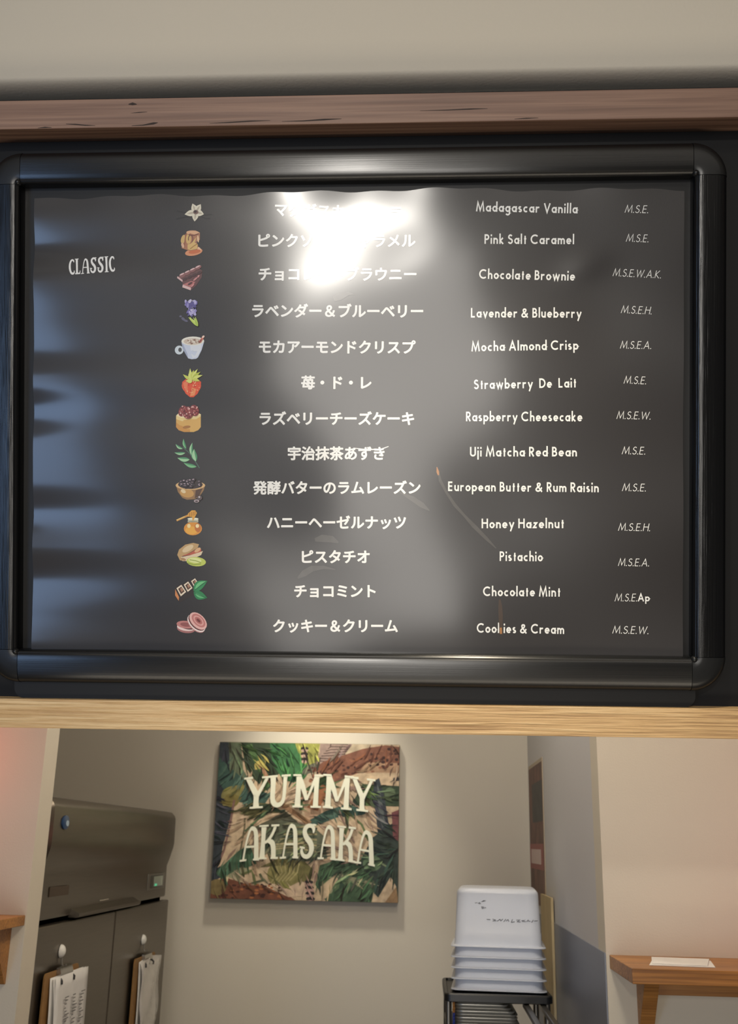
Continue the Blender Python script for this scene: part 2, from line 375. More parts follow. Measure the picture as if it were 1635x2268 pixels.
# ------------------------------------------------------------------ the setting
YW, YB, XR, XL = 2.40, 4.03, 0.3804, -0.871
def wallbox(name, m, *b): return struct(MB().box(*b).build(name, m))
wallbox('floor', M_FLOOR, -2.6, 2.6, -3.0, 4.2, -.1, 0)
wallbox('ceiling', M_WALL, -2.6, 2.6, -3.0, 4.2, 2.92, 3.0)
wallbox('wall_back', M_WALLB, -2.6, .50, YB, YB+.1, 0, 2.92)
wallbox('wall_right', M_WALLR, XR, XR+.12, YW+.1, YB, 0, 2.92)
wallbox('wall_front_right', M_WALL, XR, 2.6, YW, YW+.1, 0, 2.92)
wallbox('wall_front_left', M_WALL, -2.6, XL, YW, YW+.085, 0, 2.92)
wallbox('wall_left', M_WALLB, -2.6, -2.5, YW+.085, YB, 0, 2.92)

# the tilted bulkhead that carries the menu: local x right, y away from the viewer, z up along the slope
TILT = 0.30412
FO = Vector((0, 1.252, 0.218+EYE))
DP = .030                                     # depth of the black panel behind the face of the frame
def sloped(name): return empty(name, FO, (TILT, 0, 0))
def sloped_mesh(mb, name, m, **k):
    o = mb.build(name, m, **k); o.location = FO; o.rotation_euler = (TILT, 0, 0); return o
wp = [(DP+.09, .985), (.022, .985), (.022, .715)] + [(.022+.055*(1-cos(R(9*k))), .715-.015*sin(R(9*k))) for k in range(1, 11)] + [(DP+.09, .700)]  # lower edge curved back so a dark shade band shows above the beam
struct(sloped_mesh(MB().loft([[(x, d, z) for d, z in wp] for x in (-2.0, 2.0)]), 'wall_upper', M_WALL, smooth=True, angle=30))
struct(sloped_mesh(MB().box(-1.6, 1.6, DP, DP+.09, -.0985, .690), 'trim_1', M_BLACKP))
mb = MB().box(-1.6, 1.6, -.015, DP, .6363, .6712)
for pts, ws in (([(-.440, .6415), (-.428, .6408), (-.416, .6395), (-.404, .6390)], [.0004, .0014, .0012, .0003]), ([(-.359, .6380), (-.345, .6385), (-.332, .6405), (-.327, .6412)], [.0004, .0012, .0026, .0005]),
                ([(-.264, .6395), (-.240, .6400), (-.215, .6412), (-.190, .6416)], [.0002, .0012, .0014, .0003]), ([(-.176, .6402), (-.150, .6404), (-.125, .6416), (-.104, .6422)], [.0003, .0012, .0020, .0004]),
                ([(-.363, .6642), (-.358, .6646), (-.353, .6640)], [.0008, .0034, .0008]), ([(-.475, .6372), (-.466, .6378), (-.458, .6376)], [.0003, .0014, .0004]), ([(-.36, .6535), (-.350, .6540), (-.340, .6545)], [.0002, .0010, .0003]),
                ([(-.010, .6500), (.020, .6504), (.050, .6512), (.070, .6514)], [.0002, .0009, .0014, .0003]), ([(.102, .6385), (.116, .6390), (.130, .6392)], [.0003, .0012, .0003]), ([(-.9, .650), (-.87, .651), (-.84, .650)], [.0003, .002, .0003]), ([(.6, .655), (.64, .656), (.67, .655)], [.0003, .002, .0003])):
    rv, rf = ribbon(pts, ws); mb.add([(u, -.0152, v) for u, v in rv], rf, 1)
o = sloped_mesh(mb, 'wooden_beam', [M_UP, plain('dark_wood_crack', (52, 40, 34), .6, .3)], bevel=.0008)
tag(o, 'dull brown wooden beam running above the black menu board', 'beam')
o = sloped_mesh(MB().box(-1.6, 1.6, .012, DP, -.0985, -.0625), 'wooden_beam', M_LO, bevel=.0008)
tag(o, 'bright light oak beam running below the black menu board', 'beam')

# ------------------------------------------------------------------ the menu board
board = tag(sloped('menu_board'), 'large black framed menu board listing ice cream flavours between two wooden beams', 'menu board')
U0, U1, V1 = -.5035, .3160, .5745
prof = [(0, .0075), (.0008, .0035), (.0022, .0012), (.004, .0004), (.0055, .0012), (.007, .0004), (.012, 0), (.018, .0001), (.024, .0004), (.0295, .0008),
        (.0335, .0018), (.0368, .0038), (.0392, .0068), (.0408, .0106), (.0418, .016), (.042, .026)]   # (outward, depth)
G = .0006
def rail(name, kind):
    rings = []
    if kind in 'tb':
        for u in (U0+G, U1-G):
            rings.append([(u, d, V1+s if kind == 't' else -s) for s, d in prof] + [(u, .026, V1 if kind == 't' else 0)])
    else:
        for v in (G, V1-G):
            rings.append([((U0-s if kind == 'l' else U1+s), d, v) for s, d in prof] + [((U0 if kind == 'l' else U1), .026, v)])
    return MB().loft(rings).build(name, M_RAILH if kind in 'tb' else M_RAILV, board, smooth=True, angle=50)
rail('top_rail', 't'); rail('bottom_rail', 'b'); rail('side_rail', 'l'); rail('side_rail', 'r')
for cu, cv, a0 in ((U0, V1, 90), (U1, V1, 0), (U1, 0, 270), (U0, 0, 180)):
    mb = MB(); rings = []
    for k in range(15):
        a = R(a0+90*k/14)
        rings.append([(cu+(s+.0004)*cos(a), d, cv+(s+.0004)*sin(a)) for s, d in prof] + [(cu+.0004*cos(a), .026, cv+.0004*sin(a))])
    mb.loft(rings)
    a = R(a0+45); nub = []                                  # the little moulded peak at the inner corner
    c = (cu+.0030*cos(a), cv+.0030*sin(a))
    for rr, d in ((.0042, .003), (.0032, -.0012), (.0012, -.0026)):
        nub.append([(c[0]+rr*cos(2*pi*k/8), d, c[1]+rr*sin(2*pi*k/8)) for k in range(8)])
    mb.loft(nub)
    mb.build('corner_cap', M_CAP, board, smooth=True, angle=50)
hs = rrect((.324+.514)/2, (.60+.0625)/2, .012)
MB().loft([[(-.095+x, d, .269+z) for x, z in hs] for d in (.019, DP)]).build('housing', M_BACK, board)

DS = .0135                                    # depth of the printed sheet behind the frame face
SU0, SU1, SV1 = -.4895, .3075, .566
def hgt(u, v):
    """how far the loosely held sheet bulges towards the viewer"""
    def g(a, cu, cv, su, sv, rot=0):
        du, dv = u-cu, v-cv
        if rot: c, s = cos(R(rot)), sin(R(rot)); du, dv = du*c+dv*s, -du*s+dv*c
        return a*exp(-(du/su)**2-(dv/sv)**2)
    h = 0.0
    e = exp(-max(0, u-SU0)/.10)
    h += .0018*e*(sin(2*pi*v/.108+.6)+.5*sin(2*pi*v/.067+2))                # ripples at the left edge
    e = exp(-max(0, SU1-u)/.05); h += .0010*e*sin(2*pi*v/.19+2.2)
    e = exp(-max(0, SV1-v)/.030); h += .0004*e*(sin(2*pi*u/.21+1.2)+.5*sin(2*pi*u/.103+.3))
    h += g(.0010, -.11, .53, .08, .05) + g(-.0005, -.03, .485, .06, .035, 30)
    h += g(.0016, .19, .47, .03, .018, 20) + g(-.0012, .21, .40, .05, .06)
    h += g(.0016, -.24, .36, .09, .10) + g(.0012, .0, .22, .13, .12) + g(-.0012, -.22, .16, .09, .06)
    h += .0007*sin(2*pi*(u*1.1+v*.6)/.31+.7) + .0005*sin(2*pi*(u*.5-v)/.23+2.0)
    return h
def sheet_top(u):                             # wavy upper edge
    return SV1 - .0050 + .0042*exp(-((u+.02)/.17)**2) + .0016*sin(2*pi*u/.19+.5) + .0010*sin(2*pi*u/.067+1.1)
mb = MB(); NU, NV = 230, 160
vs = []
for j in range(NV+1):
    for i in range(NU+1):
        u = SU0+(SU1-SU0)*i/NU; v = -.004+(sheet_top(u)+.004)*j/NV
        vs.append((u, DS-hgt(u, v), v))
fs = [(j*(NU+1)+i, j*(NU+1)+i+1, (j+1)*(NU+1)+i+1, (j+1)*(NU+1)+i) for j in range(NV) for i in range(NU)]
sheet = mb.add(vs, fs).build('menu_sheet', M_SHEET, board, smooth=True, angle=180)
def print_on(name, V, F, mats, off=.00025, lay=None):
    lay = lay or [0]*len(V); mi = None
    m = MB(); m.v = [(u, DS-hgt(u, v)-off-.00003*l, v) for (u, v), l in zip(V, lay)]; m.f = F; m.m = mi or [0]*len(F)
    o = m.build(name, mats, sheet); return o

JP = [("マダガスカルバニラ", -0.1100, 0.5398, 0.1563, -2.2), ("ピンクソルトキャラメル", -0.1118, 0.5033, 0.1934, -0.6),
      ("チョコレートブラウニー", -0.1108, 0.4629, 0.1940, -0.5), ("ラベンダー＆ブルーベリー", -0.1104, 0.4176, 0.2100, -0.4),
      ("モカアーモンドクリスプ", -0.1107, 0.3734, 0.1923, -0.3), ("苺・ド・レ", -0.1114, 0.3297, 0.0864, -0.2),
      ("ラズベリーチーズケーキ", -0.1109, 0.2861, 0.1900, -0.1), ("宇治抹茶あずき", -0.1113, 0.2430, 0.1191, 0.0),
      ("発酵バターのラムレーズン", -0.1108, 0.2011, 0.2060, 0.2), ("ハニーヘーゼルナッツ", -0.1109, 0.1586, 0.1711, 0.3),
      ("ピスタチオ", -0.1113, 0.1166, 0.0836, 0.4), ("チョコミント", -0.1122, 0.0742, 0.1002, 0.5), ("クッキー＆クリーム", -0.1115, 0.0317, 0.1533, 0.6)]
EN = [("Madagascar Vanilla", 0.1199, 0.5354, 0.1239, -1.7), ("Pink Salt Caramel", 0.1225, 0.4970, 0.1081, -0.6),
      ("Chocolate Brownie", 0.1199, 0.4538, 0.1157, -1.5), ("Lavender & Blueberry", 0.1192, 0.4078, 0.1336, -0.4),
      ("Mocha Almond Crisp", 0.1183, 0.3679, 0.1303, 0.7), ("Strawberry  De  Lait", 0.1179, 0.3220, 0.1227, 0.8),
      ("Raspberry Cheesecake", 0.1170, 0.2820, 0.1401, -0.1), ("Uji Matcha Red Bean", 0.1163, 0.2394, 0.1287, 0.1),
      ("European Butter & Rum Raisin", 0.1162, 0.1968, 0.1813, -0.3), ("Honey Hazelnut", 0.1158, 0.1525, 0.0988, 0.3),
      ("Pistachio", 0.1149, 0.1126, 0.0532, -0.1), ("Chocolate Mint", 0.1148, 0.0700, 0.0928, 0.0), ("Cookies & Cream", 0.1136, 0.0252, 0.1053, -0.4)]
CODE = [("M.S.E.", 0.2506, 0.5332, 0.0279, -2.2), ("M.S.E.", 0.2518, 0.4984, 0.0268, -2.6), ("M.S.E.W.A.K.", 0.2516, 0.4560, 0.0574, -3.5),
        ("M.S.E.H.", 0.2510, 0.4119, 0.0365, -3.4), ("M.S.E.A.", 0.2503, 0.3695, 0.0370, -1.3), ("M.S.E.", 0.2496, 0.3271, 0.0268, -2.2),
        ("M.S.E.W.", 0.2482, 0.2846, 0.0408, -1.1), ("M.S.E.", 0.2483, 0.2422, 0.0279, -0.9), ("M.S.E.", 0.2487, 0.1977, 0.0284, -0.8),
        ("M.S.E.H.", 0.2489, 0.1499, 0.0381, -0.7), ("M.S.E.A.", 0.2485, 0.1075, 0.0370, -0.6), ("M.S.E.Ap", 0.2478, 0.0651, 0.0429, 0.5),
        ("M.S.E.W.", 0.2452, 0.0260, 0.0429, -0.4)]
for (jt, ju, jv, jw, jr), (et, eu, ev, ew, er), (ct, cu, cv, cw, cr) in zip(JP, EN, CODE):
    V0, F0 = cjk(jt, 0); V, F, lay = [], [], []
    for q in range(9):                        # heavier strokes: the outline printed over itself, slightly shifted
        dx, dy = (0, 0) if q == 8 else (.034*cos(q*pi/4), .034*sin(q*pi/4)); b0 = len(V)
        V += [(x+dx, y+dy) for x, y in V0]; F += [tuple(k+b0 for k in f) for f in F0]; lay += [q]*len(V0)
    x0 = min(p[0] for p in V); x1 = max(p[0] for p in V); y0 = min(p[1] for p in V); y1 = max(p[1] for p in V)
    k = jw/(x1-x0); V = [(x, y-(y0+y1)/2) for x, y in V]
    o = print_on('japanese_lettering', fit(V, ju, jv, jw, k, jr), F, M_WHITE, lay=lay); o['label'] = 'white Japanese flavour name reading ' + jt
    V, F, lay = latin(et, .170)
    o = print_on('english_lettering', fit(V, eu, ev, ew, .0117, er), F, M_WHITE, lay=lay); o['label'] = 'white flavour name reading ' + ' '.join(et.split())
    V, F, lay = latin(ct, .085, track=.15, shear=.18, heavy_from=6 if ct.endswith('Ap') else None)
    o = print_on('allergen_lettering', fit(V, cu, cv, cw, .0092, cr), F, M_WHITE, lay=lay); o['label'] = 'thin slanted allergen letters reading ' + ct
V, F, lay = [], [], []; x = 0
for i, ch in enumerate('CLASSIC'):
    gv, gf, gl = display_glyph(ch); lay += gl; x0 = min(p[0] for p in gv); x1 = max(p[0] for p in gv); o_ = len(V)
    V += [(p[0]-x0+x, p[1]) for p in gv]; F += [tuple(k+o_ for k in f) for f in gf]; x += x1-x0+.04
o = print_on('heading_lettering', fit(V, -.4158, .4662, .0575, .0196, 4.0), F, film('soft_white_print', (240, 240, 238)), lay=lay)
o['label'] = 'white hand-drawn heading reading CLASSIC'

# painted illustrations: (colour, polygon) layers in hundredths of the picture scale, y up, 1 unit = one millimetre
def ell(cx, cy, rx, ry, rot=0, n=20, a0=0, a1=360):
    c, s = cos(R(rot)), sin(R(rot)); k = n if a1-a0 < 360 else n-1
    return [(cx+rx*cos(a)*c-ry*sin(a)*s, cy+rx*cos(a)*s+ry*sin(a)*c) for a in (R(a0+(a1-a0)*i/n) for i in range(k+1))]
def leafp(x0, y0, x1, y1, w, bend=0):
    d = Vector((x1-x0, y1-y0)); n = Vector((-d.y, d.x)).normalized(); a, b = [], []
    for i in range(9):
        t = i/8; p = Vector((x0, y0))+d*t+n*bend*sin(pi*t); k = w*sin(pi*t**.8)/2
        a.append(tuple(p+n*k)); b.append(tuple(p-n*k))
    return a+b[-2:0:-1]
def stroke(pts, w):
    vs, fs = ribbon(pts, w); n = len(pts); return vs[:n]+vs[n:][::-1]
PAL = {}
def pcol(c):
    k = 'print_%02x%02x%02x' % c
    return film(k, c)
def paint(name, label, cu, cv, layers, sc=.00055):
    V, F, mi, mats = [], [], [], []; m = MB()
    for L, (c, poly) in enumerate(layers):
        mt = pcol(c)
        if mt not in mats: mats.append(mt)
        b = len(m.v)
        pts = [(cu+x*sc, cv+y*sc) for x, y in poly]
        m.v += [(u, DS-hgt(u, v)-.00022-.00004*L, v) for u, v in pts]
        m.f.append(tuple(range(b, b+len(pts)))); m.m.append(mats.index(mt))
    o = m.build(name, mats, sheet); o['label'] = label; return o
rnd = random.Random(4)
IC = [(-0.286, 0.5402), (-0.292, 0.503), (-0.294, 0.459), (-0.2916, 0.4155), (-0.2914, 0.3732), (-0.29, 0.3297), (-0.2943, 0.2841),
      (-0.2947, 0.2429), (-0.2916, 0.1984), (-0.292, 0.1578), (-0.2896, 0.1166), (-0.2899, 0.0721), (-0.2897, 0.0338)]
# vanilla flower
Ls = [((24, 22, 22), stroke([(-43, 4), (-20, -1), (0, 0)], 2.4)), ((24, 22, 22), stroke([(-45, -14), (-20, -9), (0, -8)], 2.4)), ((24, 22, 22), stroke([(8, -2), (20, -6), (36, -5)], 2.2)), ((24, 22, 22), stroke([(10, -8), (22, -14), (32, -14)], 2))]
for a, l in ((112, 21), (58, 21), (190, 26), (-15, 19), (262, 21)):
    ex, ey = l*cos(R(a)), l*sin(R(a)); Ls += [((226, 220, 200), leafp(0, 0, ex, ey, 14)), ((186, 176, 158), leafp(2*cos(R(a)), 2*sin(R(a)), ex*.8, ey*.8, 4))]
Ls += [((120, 92, 84), ell(0, 0, 6, 5)), ((48, 24, 22), ell(-1, 1, 3.4, 3))]
paint('illustration', 'painted white vanilla flower with dark pods', *IC[0], Ls)
# caramel
Ls = [((222, 150, 108), ell(6, -21, 20, 8, 10)), ((240, 196, 160), ell(14, -15, 9, 6, -20)), ((206, 112, 66), ell(8, -20, 14, 4.5, 8)),
      ((176, 120, 88), [(-24, 4), (-21, 12), (-12, 20), (-2, 27), (10, 27), (20, 22), (20, 6), (12, 2), (16, -6), (14, -16), (-4, -18), (-22, -12), (-20, -4)]),
      ((226, 176, 136), ell(4, 22, 15, 5, -4)), ((212, 178, 112), ell(-18, 8, 5, 10, -15)), ((148, 88, 64), stroke([(-12, 20), (-14, 4), (-16, -10)], 2.2)),
      ((216, 180, 112), ell(-6, 8, 6, 11, 0)), ((112, 64, 48), stroke(arc(-1, 8, 5, 9, 200, -60), 2)), ((220, 184, 116), [(0, -2), (12, 12), (14, 16), (8, 0), (15, -4), (14, -14), (0, -17), (-8, -15), (-8, -4)]),
      ((168, 124, 62), stroke([(-2, -14), (6, -8), (14, -3)], 2)), ((238, 200, 160), ell(16, 8, 2, 8, 5)), ((226, 182, 150), ell(-19, -6, 3, 6, 20)), ((122, 66, 52), stroke([(-6, 18), (6, 16), (18, 20)], 1.8))]
paint('illustration', 'painted lump of dripping caramel', *IC[1], Ls)
# chocolate brownie
Ls = [((104, 66, 66), [(-28, 2), (-14, 12), (4, 19), (16, 26), (29, 17), (28, 2), (16, -16), (4, -26), (-14, -18), (-16, -8)]),
      ((220, 184, 184), [(-28, 1), (-16, -8), (-15, -4), (-27, 5)]), ((226, 190, 188), [(-16, -20), (3, -27), (4, -21), (-15, -14)]), ((190, 118, 116), [(-15, -14), (4, -20), (14, -8), (4, -6)])]
for i in range(4):
    Ls += [((140, 92, 92), ell(-16+12*i, 6+6*i, 8, 4.2, 25)), ((226, 190, 190), ell(-17+12*i, 9.5+5.4*i, 6, 1.6, 25)), ((74, 42, 44), ell(-10+11*i, -2+4.6*i, 6, 3, 25))]
Ls += [((206, 140, 140), ell(14, -2, 6, 2, 40)), ((212, 150, 150), ell(21, 4, 3.5, 1.8, 60)), ((210, 140, 140), ell(8, -16, 5, 1.8, 50)), ((84, 48, 50), ell(2, -12, 6, 2, 30))]
paint('illustration', 'painted chunk of chocolate brownie', *IC[2], Ls)
# lavender
Ls = [((106, 104, 128), ell(-24, -6, 3, 2)), ((98, 96, 122), ell(-18, -12, 5, 3, -40)), ((98, 96, 122), ell(-12, -16, 5, 2.4, -20))]
for i in range(46):
    t = rnd.random(); x = -12+28*rnd.random(); y = -2+30*t
    x = x*(.55+.45*t)+2-3*t
    Ls.append((rnd.choice([(150, 142, 204), (116, 106, 176), (186, 180, 226), (204, 198, 232), (92, 84, 150)]), ell(x, y, 2.2+rnd.random()*1.2, 4.2+rnd.random()*2, rnd.uniform(-35, 45)-10, 10)))
for a in range(12):
    x = -6+18*a/11; Ls.append((rnd.choice([(196, 220, 100), (170, 200, 80), (216, 232, 130)]), leafp(24*.62+2, -30, x, -6-rnd.random()*9, 4.5, rnd.uniform(-2, 2))))
paint('illustration', 'painted bunch of purple lavender', *IC[3], Ls)
# mocha cup
Ls = [((214, 226, 234), ell(-27, -5, 10, 10)), ((72, 74, 76), ell(-25, -4.5, 4, 5)), ((206, 216, 236), [(-22, 14), (-19, -2), (-10, -18), (-6, -24), (2, -26), (12, -25), (16, -22), (24, -6), (30, 14)]),
      ((224, 230, 240), [(-2, 6), (24, 8), (22, -6), (14, -20), (4, -24), (0, -12)]), ((170, 180, 206), [(-21, 8), (-18, 8), (-8, -14), (-7, -22), (-10, -18), (-19, -2)]),
      ((240, 238, 226), ell(4, 15, 26, 10)), ((212, 196, 180), ell(4, 14, 21, 7))]
for i in range(16):
    Ls.append(((150, 116, 98) if i % 2 else (238, 230, 216), ell(4+15*cos(i*2.4)*((i+1)/17)**.5, 14+5*sin(i*2.4)*((i+1)/17)**.5, 3.2, 1.1, i*50, 8)))
Ls += [((206, 116, 98), stroke([(20, 12), (27, 22)], 5)), ((246, 214, 198), ell(28, 24, 3.4, 2.4, 40)), ((120, 56, 48), stroke([(19, 11), (24, 18)], 2))]
paint('illustration', 'painted white cup of coffee with a straw', *IC[4], Ls)
# strawberry
Ls = [((226, 92, 52), ell(-1, -6, 22, 18)), ((232, 84, 40), [(-22, 2), (-21, -10), (-14, -24), (-4, -32), (4, -32), (13, -24), (20, -10), (21, 2), (12, 10), (-12, 10)]), ((240, 130, 84), [(-20, 0), (-16, -14), (-8, -26), (-10, -8), (-8, 6)]), ((242, 150, 90), [(0, -10), (10, -14), (6, -28), (-4, -30)])]
for i in range(26):
    a = rnd.random()*6.28; rr = rnd.random()**.5
    Ls.append((rnd.choice([(214, 62, 24), (248, 160, 110), (252, 190, 140)]), ell(1+17*rr*cos(a), -10+16*rr*sin(a)*.95, 1.6, 1.3, 0, 8)))
for a, l in ((150, 24), (120, 16), (100, 26), (80, 22), (62, 27), (42, 26), (22, 26), (-12, 18), (190, 15), (215, 12)):
    Ls.append((rnd.choice([(206, 216, 92), (186, 200, 70), (222, 230, 122)]), leafp(1, 7, 1+l*cos(R(a)), 7+l*sin(R(a)), 7, 1.5)))
paint('illustration', 'painted red strawberry with green leaves', *IC[5], Ls)
# raspberry cheesecake
Ls = [((224, 178, 96), [(-28, 8), (-28, -16), (-22, -23), (-10, -27), (12, -27), (22, -23), (28, -16), (28, 12), (18, 16), (-20, 16)]), ((212, 152, 70), [(-28, -6), (-28, -16), (-22, -23), (-10, -27), (4, -27), (2, -9)]),
      ((240, 214, 146), [(-28, 9), (-28, 2), (-14, -3), (0, -1), (14, 0), (28, 8), (28, 13), (16, 17), (-18, 17)]), ((250, 232, 184), [(-28, 10), (-20, 17), (20, 18), (28, 12), (8, 4), (-16, 5)]), ((176, 120, 52), ell(-4, -16, 9, 3.4, 8))]
for cx, cy, rx, ry, ro in ((-13, 20, 9, 13, -25), (14, 21, 10, 13, 20), (0, 16, 12, 14, 0)):
    Ls.append(((136, 52, 52), ell(cx, cy, rx, ry, ro)))
    for i in range(26):
        a = rnd.random()*6.28; q = rnd.random()**.5*.85
        Ls.append((rnd.choice([(212, 136, 130), (176, 82, 78), (232, 184, 176), (110, 34, 36)]), ell(cx+rx*q*cos(a), cy+ry*q*sin(a), 2, 1.7, 0, 8)))
paint('illustration', 'painted round cheesecake topped with raspberries', *IC[6], Ls)
# tea leaves
Ls = [((70, 110, 92), stroke([(-12, 14), (2, 2), (14, -14), (26, -33)], 1.8))]
for x0, y0, x1, y1, ww, c in ((-12, 10, -28, 21, 6, 0), (-4, 10, -10, 33, 6, 1), (-6, 1, -31, 2, 7, 0), (8, -4, 10, 24, 8, 0), (4, -14, -24, -10, 11, 0), (18, -18, 14, 10, 13, 0), (20, -30, -10, -21, 9, 1)):
    Ls += [((74, 150, 104), leafp(x0, y0, x1, y1, ww, 2)), (((168, 216, 168) if c == 0 else (128, 196, 138)), leafp(x0, y0, x1, y1, ww*.55, 3.5))]
paint('illustration', 'painted sprig of green tea leaves', *IC[7], Ls)
# bowl of beans
Ls = [((156, 118, 74), [(-33, 10), (-28, -6), (-18, -19), (-8, -23), (10, -22), (22, -14), (30, -2), (33, 10)]), ((206, 158, 88), ell(-8, -8, 16, 10, -10)), ((236, 214, 170), ell(-16, -4, 6, 4, -30)), ((86, 58, 42), [(12, -2), (28, 4), (20, -14), (10, -20)]),
      ((226, 186, 130), ell(0, 9, 33.5, 10)), ((58, 44, 44), ell(0, 11, 28, 10))]
for i in range(26):
    a = rnd.random()*6.28; q = rnd.random()**.5
    x, y = 24*q*cos(a), 13+9*q*sin(a)
    Ls += [((48, 36, 42), ell(x, y, 4.6, 3.4, rnd.uniform(-40, 40), 10)), ((186, 166, 176) if i % 3 else (132, 112, 122), ell(x-1, y+1.2, 2.4, 1.3, rnd.uniform(-40, 40), 8))]
Ls += [((96, 82, 84), ell(22, -19, 5.5, 5)), ((226, 216, 214), ell(21, -17, 2, 1.6)), ((190, 172, 176), ell(15, -26, 6, 3.4)), ((60, 46, 48), ell(15, -26.5, 3.6, 1.6))]
paint('illustration', 'painted wooden bowl of dark raisins', *IC[8], Ls)
# honey jar
Ls = [((226, 150, 44), ell(7, -14, 20.5, 15)), ((240, 176, 60), ell(4, -18, 14, 9)), ((196, 110, 26), ell(18, -12, 7, 10, 10)), ((250, 226, 160), ell(-2, -8, 4, 4.6)), ((252, 232, 176), ell(17, -8, 4, 4.4)), ((206, 204, 178), [(-4, 8), (-5, 0), (19, 0), (19, 8)]), ((238, 236, 214), ell(7, 8, 12.5, 2.6)), ((160, 158, 130), ell(7, 2, 11, 1.6)),
      ((216, 156, 74), stroke([(-30, 4), (-12, 12), (-3, 16)], 4.2)), ((244, 206, 120), stroke([(-30, 5), (-12, 13)], 2)), ((230, 168, 62), [(-6, 13), (-4, 20), (4, 27), (12, 27), (16, 21), (12, 13), (8, 4), (6, 4), (5, 12)])]
for k in range(4): Ls.append(((162, 98, 24), stroke([(-1+4*k, 13+k), (0+4*k, 22+k)], 1.3)))
paint('illustration', 'painted honey jar with a wooden dipper', *IC[9], Ls)
# pistachio
Ls = [((196, 160, 108), [(-32, 2), (-28, 14), (-14, 25), (4, 29), (17, 26), (14, 18), (-2, 8), (-22, -2), (-16, -12), (-26, -10)]), ((226, 202, 160), ell(-8, 16, 14, 6, 30)), ((190, 92, 66), [(-22, -1), (-2, 7), (16, 18), (22, 15), (22, 9), (4, 3)]), ((224, 178, 132), ell(14, 13, 8, 4, 35)),
      ((228, 208, 176), [(-24, -3), (-4, 1), (18, 8), (26, 11), (22, 2), (10, -4), (-8, -12), (-20, -12)]), ((178, 140, 96), ell(-18, -8, 6, 3, -20)), ((196, 210, 96), ell(11, -13, 22, 10.5, -4)), ((228, 236, 160), ell(8, -10, 15, 6, -6)), ((140, 160, 50), stroke([(-4, -9), (10, -11), (22, -15)], 1.6)), ((150, 170, 60), stroke([(-8, -16), (6, -20), (22, -18)], 2))]
paint('illustration', 'painted open pistachio nut with green kernel', *IC[10], Ls)
# chocolate mint
Ls = [((46, 34, 28), [(-36, 4), (-36, -10), (-26, -24), (4, -8), (10, 0), (4, 30), (-34, 12)]), ((214, 140, 84), [(-36, 6), (-36, -8), (-28, -20), (-27, -12)])]
for k in range(3):
    x, y = -22+15.5*k, 4+8.5*k; sc_ = 1-.1*k
    q = [(-11*sc_, 4*sc_), (0, 12*sc_), (11*sc_, -4*sc_), (-1*sc_, -14*sc_)]
    Ls += [((240, 224, 200), [(x+a, y+b) for a, b in q]), ((86, 58, 40), [(x+a*.66, y+b*.66) for a, b in q]), ((176, 132, 104), [(x+a*.34+1, y+b*.4+1) for a, b in q])]
Ls += [((46, 140, 84), leafp(6, 2, 37, 25, 20, 3)), ((110, 196, 130), leafp(9, 6, 34, 24, 7, 4)), ((40, 132, 78), leafp(6, 0, 37, -13, 19, -2)), ((98, 190, 124), leafp(9, -2, 33, -12, 6, -3)), ((24, 92, 56), stroke([(8, 4), (20, 13), (35, 24)], 1.2)), ((24, 92, 56), stroke([(8, -2), (20, -8), (35, -13)], 1.2))]
paint('illustration', 'painted chocolate bar with green mint leaves', *IC[11], Ls)
# cookies
Ls = [((168, 112, 110), ell(-12, -14, 22, 10, -6)), ((236, 212, 208), ell(-12, -10, 22, 9, -6)), ((84, 48, 48), ell(-6, -9, 18, 6.5, -6)), ((196, 130, 126), ell(-13, -4, 22, 9, -6)), ((150, 88, 86), ell(-12, -4, 14, 5, -6)),
      ((196, 144, 142), ell(12, -2, 26, 15, -44)), ((248, 236, 232), ell(13, 0, 26, 15, -44)), ((110, 64, 62), ell(14, 2, 25, 14.6, -44)), ((232, 184, 178), ell(17, 5, 25, 15.5, -44)), ((196, 124, 120), ell(18, 6, 20, 11.6, -44)), ((222, 166, 160), ell(18, 6, 15, 8.4, -44)), ((186, 112, 108), ell(18, 6, 11, 6, -44)), ((120, 58, 56), ell(18, 6, 6, 3, -44))]
paint('illustration', 'painted pair of pink brown sandwich cookies', *IC[12], Ls, .00052)

# wear on the sheet
def blot(name, label, m, pts, ws, off=.0003):
    V, F = ribbon(pts, ws); o = print_on(name, V, F, m, off); o['label'] = label
M_DRIP = film('dried_brown_drip', (66, 51, 40)); M_DRIPO = film('caramel_drip', (178, 124, 74))
M_RES = film('grey_glue_residue', (72, 69, 66))
blot('stain', 'brown dried drip above Cookies lettering', M_DRIP, [(.0885, .066), (.0892, .058), (.0897, .047), (.0899, .036), (.0902, .0235)], [.002, .0045, .0052, .0042, .004], .0005)
blot('stain', 'orange end of the dried drip', M_DRIPO, [(.0899, .032), (.0902, .0245)], [.0022, .0024], .0007)
blot('tape_mark', 'long greyish tape mark running down to Honey Hazelnut', M_RES, [(.0125, .226), (.016, .210), (.024, .195), (.034, .180), (.045, .168), (.057, .155), (.072, .140), (.084, .128)], [.001, .0035, .003, .004, .003, .005, .004, .001])
blot('stain', 'small orange brown spot beside Uji lettering', M_DRIPO, [(.0118, .2265), (.0130, .2205), (.0138, .2165)], [.0008, .0032, .0016], .0004)
blot('tape_mark', 'grey smear below the raisin lettering', M_RES, [(-.034, .196), (-.018, .188), (-.006, .180), (.003, .1735)], [.001, .006, .0065, .001])
blot('tape_mark', 'pale torn tape patch above ampersand', M_RES, [(-.115, .432), (-.108, .4345), (-.097, .4385), (-.090, .4375)], [.006, .009, .004, .001])
blot('tape_mark', 'pale smear above pistachio lettering', M_RES, [(-.137, .137), (-.128, .139), (-.116, .138), (-.108, .134)], [.004, .009, .008, .002])
